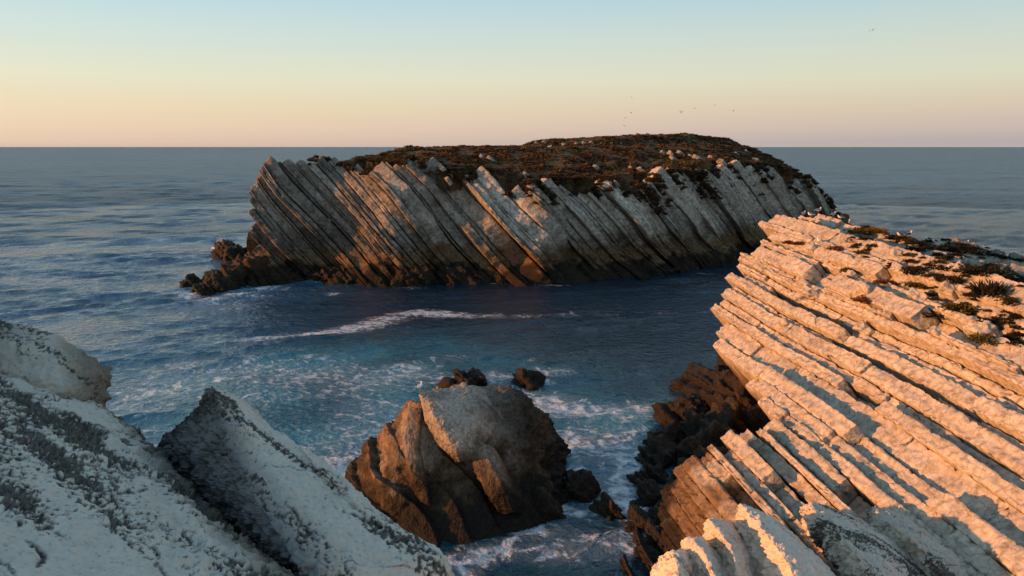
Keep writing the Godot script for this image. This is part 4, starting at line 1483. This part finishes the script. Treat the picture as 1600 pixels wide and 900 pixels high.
	spike.call("lowest leftmost pale slab of the foreground cluster at the bottom edge", [
		[[1030, 880, 24.0], [1032, 870, 23.0], [1048, 862, 22.7], [1062, 858, 22.9], [1074, 862, 23.4], [1082, 870, 24.5]],
		[[1018, 910, 24.0], [1014, 893, 23.2], [1058, 884, 21.9], [1066, 882, 22.3], [1090, 888, 23.0], [1100, 900, 24.5]],
		[[1010, 980, 24.0], [1000, 950, 23.0], [1064, 950, 21.0], [1074, 950, 21.6], [1104, 950, 22.4], [1120, 970, 24.5]]], warm_shade, pink * 1.05, 0.26)
	spike.call("pitted block with a brown hole right of the tallest pointed slab", [
		[[1256, 800, 28.5], [1252, 793, 27.4], [1262, 787, 27.1], [1276, 787, 27.3], [1290, 792, 27.9], [1300, 800, 29.0]],
		[[1262, 830, 28.0], [1256, 822, 26.8], [1284, 812, 25.9], [1314, 808, 26.2], [1340, 812, 27.2], [1352, 822, 29.0]],
		[[1292, 866, 27.5], [1284, 856, 26.0], [1316, 842, 24.8], [1356, 838, 25.2], [1396, 842, 26.4], [1410, 860, 28.5]],
		[[1320, 905, 27.0], [1312, 890, 25.2], [1350, 880, 23.8], [1396, 876, 24.4], [1442, 880, 25.8], [1460, 900, 28.0]],
		[[1350, 980, 26.5], [1340, 950, 24.4], [1390, 950, 22.8], [1446, 950, 23.4], [1500, 950, 25.0], [1520, 970, 27.5]]], shade, pink * 0.9, 0.42)
	spike.call("grey lichened block with a crumbling orange rim at the bottom right", [
		[[1356, 808, 29.0], [1352, 800, 28.0], [1362, 793, 27.7], [1380, 792, 27.9], [1396, 797, 28.4], [1404, 806, 29.5]],
		[[1366, 832, 28.5], [1360, 824, 27.4], [1382, 812, 26.7], [1410, 808, 26.9], [1430, 816, 27.6], [1440, 828, 29.0]],
		[[1398, 862, 28.0], [1392, 852, 26.6], [1418, 838, 25.6], [1450, 836, 25.9], [1478, 848, 26.8], [1490, 860, 28.5]],
		[[1436, 905, 27.5], [1428, 890, 25.8], [1458, 874, 24.6], [1496, 872, 25.0], [1532, 890, 26.0], [1545, 905, 28.0]],
		[[1470, 980, 27.0], [1460, 950, 25.0], [1496, 940, 23.6], [1540, 940, 24.0], [1590, 950, 25.2], [1605, 970, 27.0]]], shade, pink * 0.82, 0.38)

# ------------------------------------------------------------------ plants

func cushion_mesh(seed_: int, leaves: int, tall: float, leaf := 1.0) -> ArrayMesh:
	# a low shrub: small leaves over and inside an uneven dome
	var rr := RandomNumberGenerator.new()
	rr.seed = seed_
	var v := PackedVector3Array()
	var c := PackedColorArray()
	var idx := PackedInt32Array()
	for i in leaves:
		var a := rr.randf() * TAU
		var e := asin(rr.randf())
		var d := Vector3(cos(a) * cos(e), sin(e) * tall, sin(a) * cos(e))
		var r := (0.62 + 0.5 * nz_a.get_noise_3dv(d * 1.6 + Vector3(seed_, 0, 0))) * pow(rr.randf(), 0.35)
		var p := d * r
		var s1 := Vector3(rr.randf_range(-1, 1), rr.randf_range(-1, 1), rr.randf_range(-1, 1)).normalized()
		var s2 := (d * 0.8 + Vector3(0, 0.5, 0) + s1 * 0.3).normalized()
		s1 = s1.cross(s2).normalized() * rr.randf_range(0.025, 0.05) * leaf
		s2 *= rr.randf_range(0.07, 0.15) * leaf
		var o := v.size()
		v.append_array([p - s1, p + s1, p + s2 + s1 * 0.3, p + s2 - s1 * 0.3])
		var t := rr.randf_range(0.6, 1.35)
		for k in 4:
			c.append(Color(t, t, t))
		idx.append_array([o, o + 1, o + 2, o, o + 2, o + 3])
	return commit(v, c, idx)

func build_plants() -> void:
	var cushions := [cushion_mesh(1, 900, 0.65), cushion_mesh(2, 900, 0.55), cushion_mesh(3, 900, 0.8)]
	var spiky := tuft_mesh(150, 0.62, 1.2, 9, 0.42)
	var tones := {"olive": Color(0.085, 0.075, 0.022), "rust": Color(0.16, 0.065, 0.025), "dark": Color(0.028, 0.026, 0.016), "gold": Color(0.20, 0.13, 0.03), "brown": Color(0.09, 0.05, 0.028)}
	var mats := {}
	for k in tones:
		var m: StandardMaterial3D = mat.leaf.duplicate()
		m.albedo_color = (tones[k] as Color).linear_to_srgb()
		mats[k] = m
	var list := [
		[1350, 362, 1.5, "olive", 0, "large olive shrub with an ochre top on the headland's skyline"],
		[1364, 356, 1.0, "gold", 0, "ochre shrub capping the large olive shrub on the skyline"],
		[1345, 376, 1.0, "olive", 0, "low dull green shrub just below the large olive skyline shrub"],
		[1234, 379, 0.8, "rust", 0, "leftmost rust-red cushion plant near the headland's pointed upper corner"],
		[1251, 380, 0.9, "rust", 0, "rust-red cushion right beside the leftmost one near the upper corner"],
		[1309, 389, 0.8, "rust", 0, "dark red cushion between pale blocks below the gulls on the crest"],
		[1322, 386, 0.8, "dark", 0, "blackish cushion in shade just right of the dark red one below the crest"],
		[1282, 425, 0.8, "brown", 0, "brown cushion in a crack left of centre on the headland's upper slope"],
		[1331, 423, 0.9, "olive", 0, "greenish cushion above a long sunlit slab on the upper slope"],
		[1382, 403, 0.9, "dark", 1, "dark spiky tuft above the bright square block on the upper slope"],
		[1447, 415, 1.0, "rust", 0, "orange-brown shrub at the boundary of sun and shade on the slope's right"],
		[1429, 427, 0.9, "dark", 1, "dark tuft just below the orange-brown shrub at the shade's edge"],
		[1434, 446, 1.0, "olive", 0, "olive cushion in a hollow below the dark tuft at the shade's edge"],
		[1383, 441, 0.8, "rust", 0, "red cushion at the head of a short sunlit slab"],
		[1350, 470, 0.9, "rust", 0, "left one of the two rust cushions in the middle of the sunlit slope"],
		[1366, 478, 1.0, "brown", 0, "brown cushion joining the rust cushions in the middle of the sunlit slope"],
		[1414, 484, 1.2, "rust", 0, "wide rust cushion right of the pair in the middle of the sunlit slope"],
		[1394, 497, 0.7, "rust", 0, "small rust cushion beneath the wide one in the middle of the slope"],
		[1462, 492, 0.9, "dark", 0, "dark cushion on the shaded slabs right of the wide rust cushion"],
		[1500, 478, 1.3, "olive", 0, "flat olive shrub spread over the shaded slabs at right"],
		[1492, 441, 0.9, "dark", 1, "dark tuft among grey slabs above the flat olive shrub"],
		[1548, 458, 1.4, "dark", 1, "large spiky dark tuft near the right edge of the shaded top"],
		[1526, 519, 1.2, "gold", 1, "sunlit yellowish spiky tuft near the right edge of the picture"],
		[1540, 531, 1.0, "olive", 0, "green cushion at the foot of the yellowish spiky tuft"],
		[1442, 391, 1.1, "dark", 0, "black shrub on the skyline ridge left of the ridge's dip"],
		[1491, 418, 1.2, "dark", 0, "black shrub in the shaded gully below the skyline ridge"],
		[1497, 393, 1.2, "dark", 0, "black shrub topping the skyline ridge at its middle right"],
		[1562, 488, 1.0, "dark", 0, "dark cushion low in the shade right of the flat olive shrub"],
		[1578, 513, 1.0, "dark", 0, "dark cushion above the bright block at the right edge"],
		[1588, 450, 1.5, "dark", 0, "big black shrub in the shade at the right edge of the picture"],
		[1400, 372, 1.0, "dark", 0, "low dark shrub on the skyline right of the large olive shrub"],
		[1532, 425, 1.2, "dark", 0, "black shrub in the deepest shaded hollow under the right skyline"],
	]
	var sources := {}
	var i := 0
	for q in list:
		var p := rock_at(q[0], q[1])
		if p.y < -50.0:
			continue
		var key := "%s_%d_%d" % [q[3], q[4], i % 3]
		var o: MeshInstance3D
		if sources.has(key):
			o = sources[key].duplicate()
			o.name = numbered("grass_tuft" if q[4] else "shrub")
			add_child(o)
		else:
			o = put("grass_tuft" if q[4] else "shrub", spiky if q[4] else cushions[i % 3], mats[q[3]], self)
			sources[key] = o
		var k: float = q[2] * (1.25 if q[0] > 1430 and q[3] == "dark" and q[4] == 0 else 0.95)
		o.position = p - Vector3(0, 0.06, 0)
		o.rotation.y = i * 1.7
		o.scale = Vector3(k * 1.2, k * 0.85, k * 1.1) if q[4] else Vector3(k * 1.5, k * 0.62, k * 1.3)
		tag(o, q[5], "grass" if q[4] else "shrub", "plants growing on the headland")
		i += 1

# ------------------------------------------------------------------ gulls

func tube(path: Array, radii: Array, sides: int, flat := 1.0) -> ArrayMesh:
	var v := PackedVector3Array()
	var idx := PackedInt32Array()
	var n := path.size()
	for i in n:
		var d: Vector3 = ((path[mini(i + 1, n - 1)] as Vector3) - (path[maxi(i - 1, 0)] as Vector3)).normalized()
		var s := d.cross(Vector3.UP)
		if s.length() < 0.05:
			s = Vector3.RIGHT
		s = s.normalized()
		var u := s.cross(d)
		for k in sides:
			var a := TAU * k / sides
			v.append((path[i] as Vector3) + (s * cos(a) * flat + u * sin(a)) * float(radii[i]))
	for i in n - 1:
		for k in sides:
			var a := i * sides + k
			var b := i * sides + (k + 1) % sides
			idx.append_array([a, b, a + sides, b, b + sides, a + sides])
	return commit(v, PackedColorArray(), idx)

func standing_gull(back: String) -> Node3D:
	# faces +x, feet at the origin, about 0.6 m long
	var g := Node3D.new()
	put("body", tube([Vector3(-0.24, 0.27, 0), Vector3(-0.18, 0.275, 0), Vector3(-0.06, 0.27, 0), Vector3(0.06, 0.285, 0), Vector3(0.14, 0.32, 0), Vector3(0.17, 0.37, 0), Vector3(0.18, 0.40, 0)], [0.01, 0.055, 0.095, 0.10, 0.075, 0.05, 0.03], 12), mat.white, g)
	put("head", tube([Vector3(0.13, 0.41, 0), Vector3(0.15, 0.42, 0), Vector3(0.18, 0.425, 0), Vector3(0.215, 0.42, 0), Vector3(0.235, 0.415, 0)], [0.01, 0.042, 0.052, 0.04, 0.008], 10), mat.white, g)
	put("beak", tube([Vector3(0.225, 0.415, 0), Vector3(0.26, 0.41, 0), Vector3(0.29, 0.40, 0), Vector3(0.295, 0.39, 0)], [0.018, 0.015, 0.010, 0.002], 8), mat.yellow, g)
	for s in [-1.0, 1.0]:
		put("wing", tube([Vector3(0.10, 0.32, 0.075 * s), Vector3(0.02, 0.325, 0.085 * s), Vector3(-0.12, 0.31, 0.075 * s), Vector3(-0.24, 0.29, 0.04 * s), Vector3(-0.34, 0.28, 0.015 * s)], [0.02, 0.065, 0.06, 0.03, 0.004], 10, 0.45), mat[back], g)
		put("leg", tube([Vector3(-0.01, 0.21, 0.035 * s), Vector3(-0.015, 0.10, 0.037 * s), Vector3(0.0, 0.012, 0.04 * s), Vector3(0.05, 0.006, 0.045 * s)], [0.014, 0.009, 0.009, 0.012], 6), mat.flesh, g)
	put("tail", tube([Vector3(-0.2, 0.275, 0), Vector3(-0.26, 0.265, 0), Vector3(-0.33, 0.255, 0)], [0.03, 0.03, 0.02], 8, 1.6), mat.white, g)
	return g

func wing_mesh(side: float, lift: float, droop: float) -> ArrayMesh:
	# a gull's wing: arm rising from the shoulder, hand bent back and tapering to a point
	var chord := [[0.04, 0.09, -0.09], [0.22, 0.10, -0.08], [0.40, 0.08, -0.075], [0.58, 0.02, -0.10], [0.70, -0.06, -0.14]]
	var v := PackedVector3Array()
	var idx := PackedInt32Array()
	for i in chord.size():
		var q: Array = chord[i]
		var z: float = q[0] * side
		var y := 0.30 + lift * sin(minf(float(q[0]) / 0.4, 1.0) * PI * 0.5) - droop * maxf(0.0, float(q[0]) - 0.4)
		for e in 4:
			var x: float = q[1] if e == 0 else (q[2] if e == 2 else (float(q[1]) + float(q[2])) * 0.5)
			v.append(Vector3(x, y + (0.014 if e == 1 else (-0.010 if e == 3 else 0.0)), z))
	for i in chord.size() - 1:
		for e in 4:
			var a := i * 4 + e
			var b := i * 4 + (e + 1) % 4
			idx.append_array([a, b, a + 4, b, b + 4, a + 4])
	return commit(v, PackedColorArray(), idx)

func flying_gull(lift: float, droop: float) -> Node3D:
	var g := Node3D.new()
	put("body", tube([Vector3(-0.26, 0.28, 0), Vector3(-0.15, 0.28, 0), Vector3(0.0, 0.28, 0), Vector3(0.12, 0.29, 0), Vector3(0.19, 0.30, 0), Vector3(0.25, 0.30, 0)], [0.012, 0.05, 0.08, 0.07, 0.048, 0.01], 10), mat.dusk, g)
	put("beak", tube([Vector3(0.24, 0.30, 0), Vector3(0.28, 0.295, 0), Vector3(0.30, 0.29, 0)], [0.014, 0.010, 0.002], 6), mat.yellow, g)
	put("tail", tube([Vector3(-0.24, 0.28, 0), Vector3(-0.30, 0.28, 0), Vector3(-0.37, 0.28, 0)], [0.025, 0.03, 0.025], 8, 1.8), mat.dusk, g)
	for s in [-1.0, 1.0]:
		put("wing", wing_mesh(s, lift, droop), mat.dusk, g)
	return g

func build_gulls() -> void:
	var first := {}
	var stand := func(p: Vector3, turn: float, back: String, k: float, label: String, group: String) -> void:
		if p.y < -50.0:
			return
		var o: Node3D
		if first.has(back):
			o = first[back].duplicate()
		else:
			o = standing_gull(back)
			first[back] = o
		o.name = numbered("gull")
		add_child(o)
		o.position = p - Vector3(0, 0.01, 0)
		o.rotation.y = turn
		o.scale = Vector3.ONE * k
		tag(o, label, "gull", group)
	var on := "gulls resting on the headland"
	stand.call(crest_at(1278), 0.2, "grey", 1.15, "gull standing highest on the sunlit crest block, facing right", on)
	stand.call(crest_at(1256), 0.6, "grey", 1.0, "gull standing left of the highest one behind a pink crest block", on)
	stand.call(crest_at(1300), 0.4, "grey", 1.05, "gull standing on a grey block just right of the sunlit crest block", on)
	stand.call(crest_at(1266), 2.6, "grey", 0.9, "gull crouched low between the two crest gulls on the left", on)
	stand.call(crest_at(1312), 2.9, "grey", 0.9, "gull low on the dark crest just before the shaded slabs", on)
	stand.call(crest_at(1329), 1.2, "grey", 1.0, "pale gull on the crest left of the large olive shrub", on)
	stand.call(crest_at(1404), 2.8, "slate", 0.9, "dark gull facing left on the skyline beside the black-backed one", on)
	stand.call(crest_at(1420), 0.3, "slate", 1.25, "large black-backed gull with a white head on the skyline", on)
	stand.call(crest_at(1451), 2.9, "slate", 0.95, "left bird of the dark pair on the skyline dip", on)
	stand.call(crest_at(1463), 3.0, "slate", 0.95, "right bird of the dark pair on the skyline dip", on)
	stand.call(crest_at(1509), 0.2, "grey", 1.0, "gull resting on the skyline left of the rightmost bird", on)
	stand.call(crest_at(1541), 2.7, "slate", 1.1, "rightmost bird on the headland's skyline, dark and upright", on)
	stand.call(rock_at(1279, 381), 1.5, "white", 1.0, "white gull sitting on a sunlit slab below the crest", on)
	stand.call(at(657, 612, 45.4) + Vector3(0, 0.03, 0), 1.3, "white", 1.15, "white gull perched on the top left corner of the sea stack", "")
	var ip := EYE + ray(859, 229) * 139.0
	ip.y = island_ground(ip.x, ip.z) - 0.05
	stand.call(ip, 0.3, "white", 1.4, "lone white gull standing on the island's turf in front of the back ridge", "")
	# birds in the air
	var fly := [
		[1364, 47, 150.0, 0.9, -0.25, 0.12, 0.9, "nearest flying gull, alone high at the upper right of the sky", 1.0],
		[985, 152, 190.0, 1.5, 0.9, 0.22, 0.3, "flying gull banked on edge highest above the island's ridge", 0.9],
		[986, 176, 230.0, 0.4, 0.3, 0.2, 0.6, "flying gull straight below the banked one over the ridge", 0.8],
		[977, 184, 240.0, 0.8, -0.3, 0.18, 0.5, "flying gull left of the lower pair over the ridge", 0.8],
		[975, 196, 240.0, 2.2, 0.2, 0.1, 0.3, "lowest gull of the group flying just above the ridge", 0.8],
		[1063, 175, 230.0, 0.5, 0.5, 0.2, 0.6, "left bird of the close pair flying right of the ridge group", 0.9],
		[1065.5, 173.5, 232.0, 0.9, 0.3, 0.2, 0.6, "right bird of the close pair flying right of the ridge group", 0.8],
		[1085, 169, 260.0, 0.2, 0.2, 0.15, 0.5, "small distant gull right of the close pair in the sky", 0.7],
		[1117, 164, 280.0, 0.3, -0.2, 0.15, 0.5, "faint distant gull between the close pair and the rightmost ridge bird", 0.7],
		[1146, 173, 250.0, 0.1, 0.1, 0.12, 0.4, "rightmost of the distant gulls flying over the ridge", 0.8],
	]
	var lead: Node3D
	for q in fly:
		var o: Node3D
		if lead:
			o = lead.duplicate()
		else:
			o = flying_gull(q[5], q[6])
			lead = o
		o.name = numbered("flying_gull")
		add_child(o)
		o.position = at(q[0], q[1], q[2]) - Vector3(0, 0.28, 0)
		o.rotation = Vector3(q[4], q[3], 0)
		o.scale = Vector3.ONE * float(q[8])
		tag(o, q[7], "gull", "gulls in the air")
	# a wave breaking behind the island's left foot
	var r2 := RandomNumberGenerator.new()
	r2.seed = 8
	var st := SurfaceTool.new()
	st.begin(Mesh.PRIMITIVE_TRIANGLES)
	var foot := on_sea(347, 388)
	var ball := SphereMesh.new()
	ball.radius = 1.0
	ball.height = 2.0
	ball.radial_segments = 8
	ball.rings = 5
	for i in 900:
		var t := r2.randf()
		var side := r2.randf_range(-1, 1)
		var p := Vector3(side * 2.0 * (1.0 - t * 0.5), t * t * 3.4 * (1.0 - side * side * 0.6) * r2.randf_range(0.5, 1.0), r2.randf_range(-1, 1))
		var k := lerpf(0.24, 0.03, sqrt(t)) * r2.randf_range(0.3, 1.2)
		st.append_from(ball, 0, Transform3D(Basis().scaled(Vector3(k, k * r2.randf_range(0.7, 1.3), k)), p))
	var sp := put("breaking_wave", st.commit(), mat.spray, self)
	sp.position = foot
	tag(sp, "burst of white spray thrown up behind the island's left foot", "wave")
